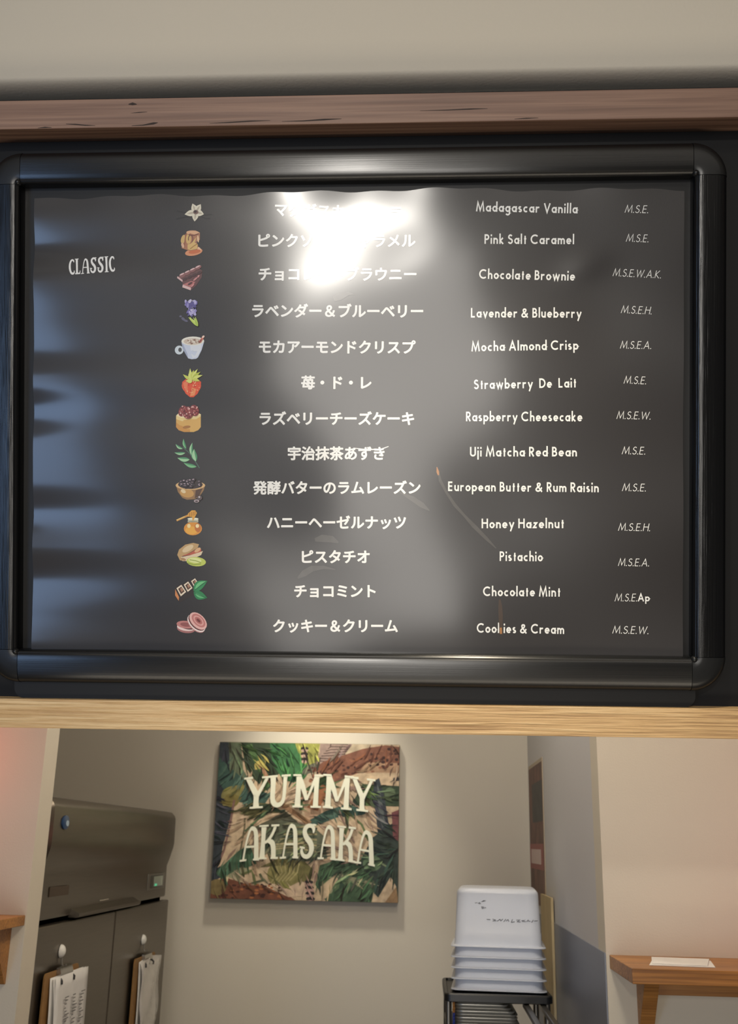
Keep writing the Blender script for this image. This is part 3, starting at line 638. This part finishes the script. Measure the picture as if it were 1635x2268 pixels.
blot('tape_mark', 'pale smear below pistachio lettering', M_RES, [(-.158, .090), (-.150, .096), (-.140, .102), (-.126, .1035), (-.112, .101)], [.002, .008, .007, .004, .001])
blot('scratch', 'white scratch through the green tea lettering', M_WHITE, [(-.090, .2495), (-.074, .2475), (-.056, .2480), (-.047, .2515)], [.0008, .0014, .0016, .0008], .0004)

# ------------------------------------------------------------------ back room: leaf-patterned shop sign
SX0, SX1, SZ0, SZ1, SY = -.7808, -.0985, 1.547, 2.1047, 4.0
sign = tag(empty('shop_sign', (SX0, SY, SZ0)), 'jungle leaf patterned square sign with raised white letters on the back wall', 'sign')
SW, SH = SX1-SX0, SZ1-SZ0
MB().box(0, SW, 0, YB-SY, 0, SH).build('panel', plain('sign_edge', (96, 92, 72), .6, .3), sign, bevel=.002)
def clip(poly):
    for ax, lim, sg in ((0, .001, 1), (0, SW-.001, -1), (1, .001, 1), (1, SH-.001, -1)):
        out = []
        for i in range(len(poly)):
            a, b = poly[i-1], poly[i]; da, db = (a[ax]-lim)*sg, (b[ax]-lim)*sg
            if (da >= 0) != (db >= 0):
                t = da/(da-db); out.append((a[0]+(b[0]-a[0])*t, a[1]+(b[1]-a[1])*t))
            if db >= 0: out.append(b)
        poly = out
        if not poly: break
    return poly
ART = []
def art(c, poly):
    c = tuple(int(.8*a+.2*b) for a, b in zip(c, (100, 92, 76)))
    p = clip([(x*SW, y*SH) for x, y in poly])
    if len(p) > 2: ART.append((c, p))
CREAM, DG, MG, LG, TEAL, OLV, NAVY, BRN, RUST = (206, 180, 150), (42, 62, 44), (66, 96, 56), (124, 146, 82), (50, 84, 78), (134, 128, 76), (40, 50, 62), (112, 66, 50), (132, 84, 60)
art(CREAM, [(0, 0), (1, 0), (1, 1), (0, 1)])
art(NAVY, [(0, 1), (0, .3), (.06, .36), (.1, .6), (.12, .8), (.1, 1)])
art((92, 106, 84), [(.05, 1), (.12, 1), (.14, .82), (.22, .66), (.16, .62), (.07, .78)])
art(TEAL, [(0, .75), (.08, .62), (.16, .6), (.26, .58), (.3, .66), (.2, .7), (.08, .82), (0, .9)])
art(DG, [(.12, 1), (.32, 1), (.34, .8), (.28, .68), (.2, .76), (.15, .84)])
art((52, 112, 66), [(.28, 1), (.52, 1), (.5, .86), (.52, .78), (.42, .74), (.36, .76), (.3, .86)])
art((164, 168, 80), [(.42, 1), (.56, 1), (.54, .84), (.48, .86), (.44, .94)])
art((74, 110, 66), [(.15, .98), (.18, .99), (.3, .72), (.27, .7)])
art((190, 174, 96), leafp(.2, .82, .27, .9, .05)); art((176, 132, 104), stroke([(.23, .86), (.27, .78), (.31, .72)], .022))
art(OLV, leafp(.04, .58, .16, .72, .1, .02)); art((124, 112, 58), leafp(.04, .60, .14, .64, .09))
art((94, 96, 84), leafp(.46, .8, .66, .88, .08))
for k in range(3):
    art((34, 30, 32), ell(.475, .965-.036*k, .022, .012)); art((206, 172, 156), ell(.475, .95-.036*k, .02, .010))
art((164, 140, 132), [(.56, 1), (.74, 1), (.72, .94), (.64, .88), (.54, .86), (.56, .94)])
for k in range(7): art((82, 62, 60), stroke([(.545+.012*k, .885+.016*k), (.62, .88+.02*k), (.715, .905+.015*k)], .006))
art((202, 184, 156), [(.74, 1), (.86, 1), (.8, .95), (.7, .93)])
# spotted cat back, top right
art((126, 78, 62), [(.52, .82), (.58, .88), (.68, .92), (.8, .97), (.92, .995), (1, .985), (1, .86), (.9, .85), (.8, .82), (.66, .76), (.6, .74), (.55, .78)])
art((178, 140, 112), [(.82, .88), (1, .88), (1, .80), (.86, .80), (.78, .82)])
art((206, 182, 156), [(.5, .8), (.56, .82), (.6, .74), (.52, .66), (.44, .7)]); art(CREAM, [(.74, .79), (.86, .815), (1, .815), (1, .75), (.8, .74)])
for i in range(90):
    x = rnd.uniform(.5, 1); lo = .74+.12*max(0, x-.6)/.4; hi = .84+.34*max(0, min(1, (x-.52)/.4))*.4
    art(rnd.choice([(72, 38, 34), (52, 28, 28), (146, 92, 70)]), ell(x, rnd.uniform(lo, hi), rnd.uniform(.006, .013), rnd.uniform(.006, .011), 0, 7))
art(MG, [(.6, .6), (.66, .72), (.62, .8), (.58, .78), (.44, .66), (.46, .56)])
art((196, 160, 132), [(.46, .7), (.6, .66), (.58, .5), (.5, .48)]); art((150, 92, 60), [(.5, .58), (.58, .74), (.62, .7), (.56, .56)])
art(DG, [(.74, .6), (.8, .74), (1, .73), (1, .6), (.86, .6)]); art((86, 112, 62), [(.82, .73), (.86, .73), (.85, .6), (.82, .6)])
art((92, 112, 84), ell(.95, .68, .03, .04)); art((60, 56, 62), ell(.985, .775, .02, .012))
# big leaves across the middle
art(TEAL, [(.5, .49), (.6, .56), (.72, .61), (.84, .56), (.8, .54), (.66, .52), (.56, .47), (.5, .47)]); art((72, 104, 92), [(.52, .49), (.66, .56), (.76, .58), (.64, .53)])
art((96, 92, 58), [(.12, .56), (.2, .50), (.28, .54), (.38, .545), (.3, .6), (.2, .61)]); art(DG, [(.16, .58), (.26, .56), (.4, .54), (.28, .6)])
art((72, 72, 58), [(.2, .44), (.3, .5), (.38, .56), (.44, .5), (.48, .46), (.4, .44), (.3, .42)])
art((150, 112, 84), stroke([(.36, .6), (.44, .54), (.52, .48)], .03))
art((86, 92, 76), [(.28, .42), (.36, .5), (.46, .48), (.54, .46), (.6, .4), (.62, .26), (.5, .24), (.36, .26), (.28, .3)])
for k in range(12): art(rnd.choice([(156, 148, 108), (120, 128, 94), (58, 72, 58), (176, 164, 124)]), stroke([(.3+.01*k, .28+.016*k), (.42, .3+.014*k), (.56, .27+.018*k)], .011))
art((132, 96, 92), stroke([(.1, .62), (.085, .46), (.06, .3), (.03, .2)], .012)); art((102, 92, 70), stroke([(.16, .6), (.165, .45), (.15, .3)], .01))
art((62, 90, 64), stroke([(.17, .42), (.24, .5), (.28, .54)], .016)); art((88, 106, 66), stroke([(.72, .6), (.72, .46), (.7, .38)], .018)); art((88, 106, 66), stroke([(.72, .56), (.8, .48), (.84, .38)], .012))
art(NAVY, [(.0, .42), (.03, .5), (.05, .56), (.06, .4), (.04, .2), (.1, .16), (.0, .1)])
art((60, 92, 70), [(.02, .16), (.14, .3), (.2, .34), (.24, .22), (.16, .18), (.06, .12)]); art((148, 148, 118), [(.08, .14), (.16, .2), (.22, .18), (.14, .12)])
# palms right
art(NAVY, [(.86, .76), (.89, .78), (.92, .66), (.95, .46), (.92, .3), (.9, .3), (.88, .5), (.865, .62)]); art((84, 94, 96), [(.88, .74), (.9, .68), (.93, .48), (.91, .46), (.885, .6)])
art((38, 52, 50), [(.78, .22), (.86, .4), (.95, .48), (1, .52), (1, 0), (.92, 0), (.84, .1)]); art((112, 60, 66), [(.96, .56), (1, .58), (1, .38), (.97, .4)])
art((84, 112, 84), ell(.86, .24, .05, .05)); art((110, 128, 96), stroke([(.8, .3), (.88, .26), (.94, .22)], .01))
# frond bottom
art((58, 86, 62), [(.58, .22), (.68, .26), (.8, .22), (.88, .12), (.86, 0), (.62, 0), (.56, .1)])
for k in range(14): art(rnd.choice([(88, 118, 82), (40, 66, 50), (150, 150, 120), (120, 140, 104)]), leafp(.78-.012*k, .2-.004*k, .58+.03*k*(k % 3)/2, .01+.008*k, .022, .01))
art((216, 190, 156), [(.58, .08), (.66, .16), (.68, .14), (.62, .02), (.58, 0)]); art(CREAM, [(.88, 0), (.96, .16), (.99, .1), (.93, 0)]); art((150, 118, 84), [(.93, 0), (.99, .1), (1, .02), (1, 0)])
# olive leaf ball, ringed tail, spotted belly
art(OLV, ell(.4, .16, .1, .09)); art((104, 100, 58), [(.26, .2), (.36, .26), (.5, .24), (.56, .18), (.5, .1), (.42, .22)])
for k in range(6): art((168, 158, 108), stroke([(.32+.02*k, .1+.004*k), (.36+.02*k, .17), (.34+.026*k, .23)], .007))
art((112, 62, 46), [(0, 0), (0, .1), (.08, .13), (.2, .09), (.32, .08), (.42, .03), (.46, 0)]); art((216, 188, 160), [(.26, .1), (.34, .06), (.42, .02), (.5, .03), (.54, .1), (.48, .12), (.4, .07), (.34, .1)])
for i in range(60): art(rnd.choice([(60, 30, 26), (84, 40, 30), (170, 100, 60)]), ell(rnd.uniform(0, .38), rnd.uniform(0, .1), rnd.uniform(.006, .014), .007, 0, 7))
for k in range(4): art((36, 32, 34), ell(.525+.004*k, .115-.034*k, .024, .012)); art((188, 150, 144), ell(.525+.004*k, .098-.034*k, .022, .010))
art((124, 106, 66), ell(.035, .07, .05, .05)); art((96, 104, 62), stroke([(.16, .15), (.22, .18), (.24, .09)], .014)); art((74, 84, 60), stroke([(.26, .16), (.28, .12), (.22, .1)], .012))
base = list(ART)
def hit(x, z):                                # colour of the topmost patch at a point
    for c, p in reversed(base):
        ins = False
        for i in range(len(p)):
            (xa, za), (xb, zb) = p[i-1], p[i]
            if (za > z) != (zb > z) and x < (xb-xa)*(z-za)/(zb-za)+xa: ins = not ins
        if ins: return c
    return CREAM
for i in range(900):                          # painted veins and brush marks, darker or paler than the patch they lie on
    x, z = rnd.uniform(.01, SW-.01), rnd.uniform(.01, SH-.01); c = hit(x, z)
    green = c[1] >= c[0]*.95
    if not green and rnd.random() < .55: continue
    k = rnd.choice([.55, .68, .8, 1.22, 1.4] if green else [.72, .85, 1.1])
    c2 = tuple(int(min(235, max(8, v*k)))//12*12 for v in c)
    a = (math.sin(x*9)*1.2+math.cos(z*11)*1.1)+rnd.uniform(-.35, .35)+(1.2 if x/SW > .5 else .5); l = rnd.uniform(.012, .045); wd = rnd.uniform(.0012, .0042)
    p = clip(leafp(x-l*cos(a), z-l*sin(a), x+l*cos(a), z+l*sin(a), wd*2, rnd.uniform(-.004, .004)))
    if len(p) > 2: ART.append((c2, p))
m = MB(); mats = []
for L, (c, p) in enumerate(ART):
    mt = plain('leaf_print_%02x%02x%02x' % c, c, .6, .3, noise=.28, scale=38)
    if mt not in mats: mats.append(mt)
    b = len(m.v); m.v += [(x, -.0004-.000004*L, z) for x, z in p]; m.f.append(tuple(range(b, b+len(p)))); m.m.append(mats.index(mt))
m.build('leaf_print', mats, sign)
M_LET = plain('cream_letter', (226, 226, 206), .45, .4)
def sign_word(word, specs):
    for ch, (x0, x1, z0, z1, sk) in zip(word, specs):
        V, F, lay = display_glyph(ch); a0 = min(p[0] for p in V); a1 = max(p[0] for p in V); b0 = min(p[1] for p in V); b1 = max(p[1] for p in V)
        P = []
        for x, y in V:
            fx = (x-a0)/(a1-a0); P.append(((x0+(x1-x0)*fx)*SW, (z0+(z1-z0)*(y-b0)/(b1-b0)+sk*(fx-.5))*SH))
        n = len(P); mb = MB(); mb.v = [(x, -.0090-.0003*l, z) for (x, z), l in zip(P, lay)] + [(x, -.0060, z) for x, z in P]
        edges = {}
        for f in F:
            for i in range(len(f)):
                e = (f[i-1], f[i]); edges.setdefault(tuple(sorted(e)), []).append(e)
        mb.f = [f for f in F] + [tuple(i+n for i in f[::-1]) for f in F] + [(e[0][0], e[0][1], e[0][1]+n, e[0][0]+n) for e in edges.values() if len(e) == 1]
        mb.m = [0]*len(mb.f); o = mb.build('letter', M_LET, sign); o['label'] = 'raised cream letter ' + ch
# letter boxes as fractions of the sign: x0, x1, bottom, top, slant
sign_word('YUMMY', [(.150, .300, .568, .775, .01), (.285, .405, .578, .788, .01), (.420, .585, .580, .795, .0), (.585, .752, .575, .795, -.012), (.735, .870, .562, .780, -.02)])
sign_word('AKASAKA', [(.150, .255, .235, .455, .01), (.245, .355, .250, .468, .008), (.365, .465, .256, .478, .004), (.470, .555, .258, .480, 0), (.568, .668, .254, .475, -.006), (.668, .770, .246, .468, -.012), (.765, .875, .228, .448, -.02)])

# ------------------------------------------------------------------ refrigerator (front faces right)
FX = -.890
fr = tag(empty('refrigerator', (FX, 3.18, 0)), 'tall brushed steel two-door commercial refrigerator behind the left wall edge', 'refrigerator')
def fpart(mb, name, m, **k):
    mb.v = [(x-FX, y-3.18, z) for x, y, z in mb.v]; return mb.build(name, m, fr, **k)
FY0, FY1 = 2.515, 3.80
fpart(MB().box(-1.58, FX-.026, FY0, FY1, .10, 1.815), 'cabinet', plain('dark_steel_body', (64, 60, 54), .5, .5, metal=.6))
for yy in (FY0+.06, FY1-.06):
    fpart(MB().box(-.97, -.93, yy-.02, yy+.02, 0, .10), 'foot', M_STEELD)
# header: profile in (x, z), swept along y with the ends mitred
pr = [(-.925, 1.562), (-.897, 1.562), (-.895, 1.568), (-.896, 1.662), (-.888, 1.685), (-.878, 1.722), (-.876, 1.735), (-.877, 1.818), (-.882, 1.828), (-.892, 1.838), (-.925, 1.843)]
rings = []
for yy, sh in ((FY0, .010), (FY0+.012, 0), (FY1-.020, 0), (FY1-.006, .012)):
    rings.append([(x-(sh if x > -.92 else 0), yy, z-(sh if z > 1.8 else 0)) for x, z in pr])
hd = fpart(MB().loft(rings), 'header_panel', M_STEEL, smooth=True, angle=28)
b = MB(); n = 20
rings = []
for rr, dx in ((1, 0), (1, .003), (.82, .0045)):
    rings.append([(-.8765+dx, 2.607+.026*rr*cos(2*pi*k/n), 1.783+.0165*rr*sin(2*pi*k/n)) for k in range(n)])
b.loft(rings)
fpart(b, 'badge', plain('blue_badge', (36, 66, 104), .3, .5), smooth=True)
fpart(MB().loft([[(-.8718+d, 2.612+.010*cos(2*pi*k/12), 1.781+.007*sin(2*pi*k/12)) for k in range(12)] for d in (0, .001)]), 'badge_mark', plain('pale_badge_mark', (170, 190, 205), .3))
fpart(MB().box(-.897, -.8935, 3.53, 3.755, 1.590, 1.640), 'display_frame', plain('grey_display_frame', (120, 116, 108), .35, .5, metal=.6), bevel=.001)
fpart(MB().box(-.894, -.8925, 3.56, 3.735, 1.596, 1.634), 'display', plain('dark_display', (50, 50, 46), .2, .5))
fpart(MB().box(-.893, -.8920, 3.60, 3.72, 1.600, 1.631), 'display_window', plain('pale_display_window', (150, 160, 146), .2, .5))
m_led, nt, bb = new_mat('green_led'); bb.inputs['Base Color'].default_value = (.05, .4, .2, 1); bb.inputs['Emission Color'].default_value = (.15, .9, .45, 1); bb.inputs['Emission Strength'].default_value = .35
fpart(MB().box(-.8925, -.8912, 3.612, 3.64, 1.601, 1.608), 'green_light', m_led)
fpart(MB().box(-.8965, -.8935, 2.60, 2.74, 1.612, 1.634), 'dark_patch', plain('dark_brown_patch', (78, 66, 54), .6, .3))  # small dark rectangle on the lower header panel
fpart(MB().loft([[(x, y, z) for x, z in ((-.900, 1.556), (-.876, 1.556), (-.872, 1.560), (-.872, 1.566), (-.896, 1.578))] for y in (2.775, 3.37)]), 'handle_lip', M_STEEL)
fpart(MB().box(-.8960, -.8935, 3.02, 3.10, 1.583, 1.586), 'name_strip', plain('pale_strip', (176, 168, 152), .4))
for y0, y1 in ((FY0+.004, 3.1670), (3.1740, FY1+.02)):
    d = MB().box(FX-.026, FX, y0, y1, .82, 1.549); fpart(d, 'door', M_STEEL, bevel=.004)
for y0, y1 in ((FY0+.004, 3.1670), (3.1740, FY1+.02)):
    fpart(MB().box(FX-.026, FX, y0, y1, .14, .812), 'door', M_STEEL, bevel=.004)
fpart(MB().box(FX-.03, FX-.026, FY0+.01, FY1, .12, 1.57), 'door_gasket', M_STEELD)

# suction hooks and clipboards hanging on the doors
def hook(y, z, label):
    t = tag(empty('suction_hook', (FX, y, z)), label, 'hook', 'white hooks on the fridge doors')
    rings = []
    for k in range(7):
        a = R(90*k/6); rr = .0145*cos(a)+.0004
        rings.append([(.001+.012*sin(a), rr*cos(2*pi*q/18), rr*1.06*sin(2*pi*q/18)) for q in range(18)])
    MB().loft(rings).build('cap', M_WHITEPL, t, smooth=True, angle=80)
    MB().tube([(.006, 0, -.012), (.0065, 0, -.026), (.009, 0, -.033), (.015, 0, -.034), (.018, 0, -.029)], .0022, 8).build('hook_arm', plain('clear_grey_plastic', (120, 116, 108), .25, .5), t, smooth=True)
hook(2.712, 1.4835, 'white round suction hook on the left fridge door, nearer the viewer')
hook(3.500, 1.446, 'white round suction hook on the right fridge door, farther back')
def clipboard(y, ztop, wid, label, py0, py1, ps, sleeve):
    t = tag(empty('clipboard', (FX, y, ztop)), label, 'clipboard', 'clipboards on the fridge doors')
    bt = MB(); rb = rrect(wid/2, .165, .012)
    bt.loft([[(x, a, bq-.165) for a, bq in rb] for x in (.008, .012)]).build('board', M_KRAFT, t)
    MB().loft([[(x, yy, z) for x, z in ((.012, -.022), (.020, -.020), (.024, -.010), (.020, .004), (.012, .006))] for yy in (-.045, .045)]).build('clip', M_CHROME, t, smooth=True, angle=60)
    for sy in (-1, 1):
        MB().tube([(.021, .045*sy, -.016), (.027, .047*sy, -.022), (.027, .045*sy, -.030)], .003, 8).build('clip_end', plain('dark_clip_end', (40, 38, 36), .4, .5), t, smooth=True)
    for s, (off, dy, bulge) in enumerate(ps):
        rings = []
        for i in range(13):
            q = i/12; z = -.012-.32*q
            row = []
            for j in range(9):
                yy = py0+dy+(py1-py0)*j/8
                xx = off+.002+bulge*sin(pi*min(1, q*1.1))*(1-.6*j/8)+(.003*sin(9*yy/.05+3*q)+.004*sin(q*13+j) if sleeve and s == len(ps)-1 else 0)
                row.append((xx, yy, z+(.006*sin(pi*j/8) if sleeve else 0)))
            rings.append(row)
        pm = MB().loft(rings, False, False, closed=False)
        o = pm.build('plastic_sleeve' if sleeve and s == len(ps)-1 else 'paper', plain('clear_sleeve_over_paper', (206, 200, 194), .18, .6, coat=.6) if sleeve and s == len(ps)-1 else M_PAPER, t, smooth=True, angle=180)
        sd = o.modifiers.new('thick', 'SOLIDIFY'); sd.thickness = .0006
    return t
c1 = clipboard(2.709, 1.4455, .248, 'clipboard with printed paper lists on the left fridge door', -.083, .165, [(.013, -.012, .006), (.018, -.004, .012), (.0225, 0, .006)], False)
r2 = random.Random(7)
for col_ in range(3):                         # columns of small print on the top sheet
    mb = MB()
    for i in range(12):
        z = -.060-.0078*i-r2.random()*.003; y0 = -.025+.058*col_+r2.random()*.008
        mb.box(.0316, .0322, y0, y0+.012+r2.random()*.024, z-.0022, z)
    mb.build('printed_column', M_INK, c1)
c2 = clipboard(3.511, 1.3995, .250, 'clipboard with crinkled plastic sleeve on the right fridge door', -.080, .150, [(.013, -.006, .004), (.019, 0, .010)], True)

# ------------------------------------------------------------------ right of the back room
ps = tag(empty('wall_poster', (XR-.001, 3.75, 1.78)), 'narrow looking dark red brown poster high on the grey side wall', 'poster')
def ppart(mb, name, m, **k):
    mb.v = [(x-(XR-.001), y-3.75, z-1.78) for x, y, z in mb.v]; return mb.build(name, m, ps, **k)
ppart(MB().box(XR-.0030, XR-.0005, 3.515, 3.985, 1.563, 2.030), 'sheet', plain('pale_poster_paper', (176, 162, 140), .6))
M_POST = plain('red_brown_poster_print', (104, 72, 62), .55, .4, noise=.45, scale=11)
ppart(MB().box(XR-.0036, XR-.0031, 3.526, 3.975, 1.566, 2.018), 'picture', M_POST)
ppart(MB().box(XR-.0040, XR-.0037, 3.53, 3.86, 1.83, 1.96), 'picture_patch', plain('dark_poster_patch', (62, 62, 62), .55, .4, noise=.3, scale=20))
ppart(MB().box(XR-.0044, XR-.0041, 3.53, 3.975, 1.678, 1.760), 'red_label', plain('red_poster_band', (146, 78, 72), .55))
ppart(MB().box(XR-.0050, XR-.0045, 3.61, 3.93, 1.695, 1.742), 'white_note', plain('pale_pink_note', (206, 184, 178), .6))

M_LOWP = brushed('smooth_grey', (124, 128, 138), .42, .25, (1, .03, 1), 26, .05, .5, .1)
o = MB().box(XR-.003, XR, YW+.004, YB, .0, 1.5395).build('grey_wall_band', M_LOWP)  # thin grey layer on the wall below shelf height
tag(o, 'smooth grey band over the lower side wall right of the white tubs', 'wall panel')
o = MB().box(XR-.0105, XR-.0035, 3.31, 3.60, 0.0, 1.607).build('cardboard_strip', plain('beige_card', (190, 172, 136), .8, .2, noise=.06, scale=15))
tag(o, 'beige cardboard piece leaning on side wall right behind stacked white tubs', 'cardboard')

# trolley with the black top tray
TX0, TX1, TY0, TY1, TZ = .0500, .3340, 3.000, 3.345, 1.3790
tr = tag(empty('trolley', ((TX0+TX1)/2, 3.17, 0)), 'metal trolley with black top tray carrying the stacked white tubs', 'trolley')
def tpart(mb, name, m, **k):
    mb.v = [(x-(TX0+TX1)/2, y-3.17, z) for x, y, z in mb.v]; return mb.build(name, m, tr, **k)
cx, cy = (TX0+TX1)/2, (TY0+TY1)/2; hw, hd_ = (TX1-TX0)/2, (TY1-TY0)/2
rings = []
for a, d, z in ((.0, -.012, TZ-.0225), (.0, 0, TZ-.019), (0, 0, TZ-.003), (0, -.003, TZ), (0, -.010, TZ), (0, -.012, TZ-.006), (0, -.06, TZ-.006)):
    rings.append([(cx+x, cy+y, z) for x, y in rrect(hw+d, hd_+d, max(.004, .018+d))])
tpart(MB().loft(rings), 'top_tray', M_BLK, smooth=True, angle=35)
M_LEG = plain('grey_metal_leg', (110, 106, 100), .3, .5, metal=.8)
for lx, ly in ((TX0+.012, TY0+.02), (TX1-.014, TY0+.02), (TX0+.012, TY1-.02), (TX1-.014, TY1-.02)):
    tpart(MB().tube([(lx, ly, 0), (lx, ly, TZ-.021)], .0085, 12), 'leg', M_LEG, smooth=True)
for rx in (.266, .3085):
    tpart(MB().loft([[(rx+a, y, TZ-.0230-bz+dz) for a, bz in ((-.008, 0), (.008, 0), (.008, .012), (-.008, .012))] for y, dz in ((TY0+.05, 0), (2.55, -.002), (2.52, -.02))]), 'side_bar', M_LEG, bevel=.003)
tpart(MB().box(TX0+.006, .258, TY0+.02, TY1-.01, 1.279, 1.291), 'lower_tray', M_BLK, bevel=.003)

def pan(i):
    z = 1.2915+.0079*i; x1 = .247-.0062*max(0, i-3)**1.25; x0 = .0785+.0006*(i % 2)
    t = tag(empty('steel_tray', ((x0+x1)/2, 3.17, z)), ('shallow steel tray ' + ['lowest in the pile under the black trolley top', 'second from the bottom of the pile under the trolley top', 'third from the bottom of the pile under the trolley top', 'in the middle of the pile under the trolley top', 'fifth from the bottom of the pile under the trolley top', 'sixth from the bottom of the pile under the trolley top', 'second from the top of the pile under the trolley top', 'topmost of the pile under the trolley top'][i]), 'tray', 'steel trays piled under the trolley top')
    hw, hd = (x1-x0)/2, .115; rings = []
    for d, zz in ((-.012, 0), (-.004, .0012), (-.002, .005), (0, .0062), (.0, .0078), (-.003, .0086), (-.006, .0078), (-.010, .003), (-.02, .002)):
        rings.append([(x, y-.0, zz) for x, y in rrect(hw+d, hd+d, .022+d)])
    MB().loft(rings).build('pan', plain('bright_tray_steel', (196, 193, 184), .34, .5, metal=.55) if i % 2 == 0 else plain('brushed_tray_steel', (172, 168, 158), .4, .5, metal=.5), t, smooth=True, angle=50)
    tabm = plain('orange_tab', (196, 130, 50), .5) if i > 3 else plain('blue_tab', (34, 66, 180), .5)
    MB().box(-hw-.0048, -hw+.001, -hd+.008, -hd+.04, .0005, .0086).build('edge_tab', tabm, t, bevel=.0015)
for i in range(8): pan(i)

# stacked white tubs, upside down
def make_tub():
    t = empty('white_tub', (0, 0, 0))
    rings = []
    def rg(hw, hd, r, z): rings.append([(x, y, z) for x, y in rrect(hw, hd, r, 7)])
    rg(.1100, .1120, .030, .0030); rg(.1275, .1295, .024, .0); rg(.1285, .1305, .024, .0012); rg(.1280, .1300, .024, .0028); rg(.1195, .1215, .028, .0045)
    rg(.1180, .1200, .030, .010); rg(.1172, .1192, .030, .0370); rg(.1160, .1180, .030, .0390); rg(.1120, .1140, .030, .1350)
    for k in range(1, 7):
        a = R(15*k); rg(.1120-.016*(1-cos(a)), .1140-.016*(1-cos(a)), .030, .1350+.016*sin(a))
    MB().loft(rings, cap0=False).build('tub_body', M_TUB, t, smooth=True, angle=40)
    return t
NT = 5; TUBC = (.2045, 3.05+.132, 1.3795); PITCHZ = .0270
tub_lab = ['lowest of five upside-down white plastic tubs stacked on the black tray', 'second lowest of the upside-down white plastic tubs on black tray',
           'middle one of the five upside-down white plastic tubs on black tray', 'second highest of the upside-down white plastic tubs on black tray',
           'topmost upside-down white plastic tub with black handwriting, on the tall stack']
proto = make_tub(); body = proto.children[0]
for i in range(NT):
    if i == 0: t = proto
    else:
        t = proto.copy(); COL.objects.link(t); c = body.copy(); c.parent = t; COL.objects.link(c)
    t.location = (TUBC[0], TUBC[1], TUBC[2]+PITCHZ*i); t.rotation_euler = (0, 0, R(-3.5))
    tag(t, tub_lab[i], 'tub', 'white tubs stacked upside down'); top = t
def scrib(lines, wv):
    hand = MB()
    for pts in lines:
        vs, fs = ribbon(pts, wv); hand.add([(x, -.1192+(z-.037)*.053-.0004, z) for x, z in vs], fs)
    hand.build('handwriting', M_PEN, top)
scrib([[(-.062, .112), (-.055, .113)], [(-.054, .111), (-.048, .1135), (-.050, .110), (-.045, .111)], [(-.044, .115), (-.037, .119), (-.034, .117)], [(-.040, .116), (-.032, .119)],
       [(-.044, .104), (-.042, .098), (-.038, .099), (-.040, .104)], [(-.044, .1015), (-.038, .102)], [(-.035, .103), (-.035, .098)], [(-.034, .101), (-.031, .100)]], .0013)
scrib([[(-.030, .071), (-.020, .0705)], [(-.014, .072), (-.006, .070), (-.014, .067), (-.004, .068)], [(-.002, .067), (.006, .072), (.008, .068), (.014, .073)], [(.016, .066), (.022, .073)], [(.022, .068), (.028, .072), (.030, .067)],
       [(.036, .065), (.040, .073)], [(.036, .065), (.046, .067)], [(.050, .071), (.060, .072), (.052, .067), (.062, .067)], [(.064, .070), (.074, .072), (.066, .068), (.076, .068)], [(.078, .068), (.083, .073)], [(.082, .070), (.088, .069)], [(.091, .066), (.096, .073)], [(.098, .070), (.108, .071)]], .0014)

# ------------------------------------------------------------------ wall shelves
def shelf(name, label, x0, x1, yb, yf, zt, th, brk_x, rail_x0):
    t = tag(empty(name, ((x0+x1)/2, yb, zt-th)), label, 'shelf')
    ox, oy, oz = (x0+x1)/2, yb, zt-th
    def sp(mb, nm, **k): mb.v = [(x-ox, y-oy, z-oz) for x, y, z in mb.v]; return mb.build(nm, M_SHELF, t, **k)
    sp(MB().box(x0, x1, yf, yb, zt-th, zt), 'board', bevel=.0015)
    for bx in brk_x:
        side = [(yb, zt-th), (yb-.105, zt-th), (yb-.006, zt-th-.118), (yb, zt-th-.118)]
        sp(MB().loft([[(xx, y, z) for y, z in side] for xx in (bx, bx+.030)]), 'bracket', bevel=.001)
    sp(MB().box(rail_x0[0], rail_x0[1], yb-.020, yb, zt-th-.0455, zt-th-.001), 'wall_rail', bevel=.001)
shelf('wall_shelf', 'orange brown wooden wall shelf on the right wall holding white paper', .3870, 1.35, YW, 2.146, 1.5365, .027, (.440, 1.15), (.470, 1.15))
shelf('wall_shelf', 'orange brown wooden wall shelf cut off at the left picture edge', -1.75, -.8730, YW, 2.10, 1.5845, .021, (-.930, -1.55), (-1.55, -.93))
def sheet_of_paper(label, pts, z):
    t = MB(); n = len(pts); t.v = [(x, y, z+a) for a in (0, .0011) for x, y in pts]
    t.f = [tuple(range(n))[::-1], tuple(range(n, 2*n))] + [(i, (i+1) % n, n+(i+1) % n, n+i) for i in range(n)]; t.m = [0]*len(t.f)
    tag(t.build('paper_sheet', M_PAPER), label, 'paper')
sheet_of_paper('white paper sheet lying underneath on the right wooden shelf', [(.4310, 2.205), (.5535, 2.195), (.5760, 2.318), (.4640, 2.332)], 1.5368)
sheet_of_paper('white folded paper sheet on top of another on the right wooden shelf', [(.4400, 2.222), (.5420, 2.206), (.5790, 2.340), (.4650, 2.352)], 1.5382)
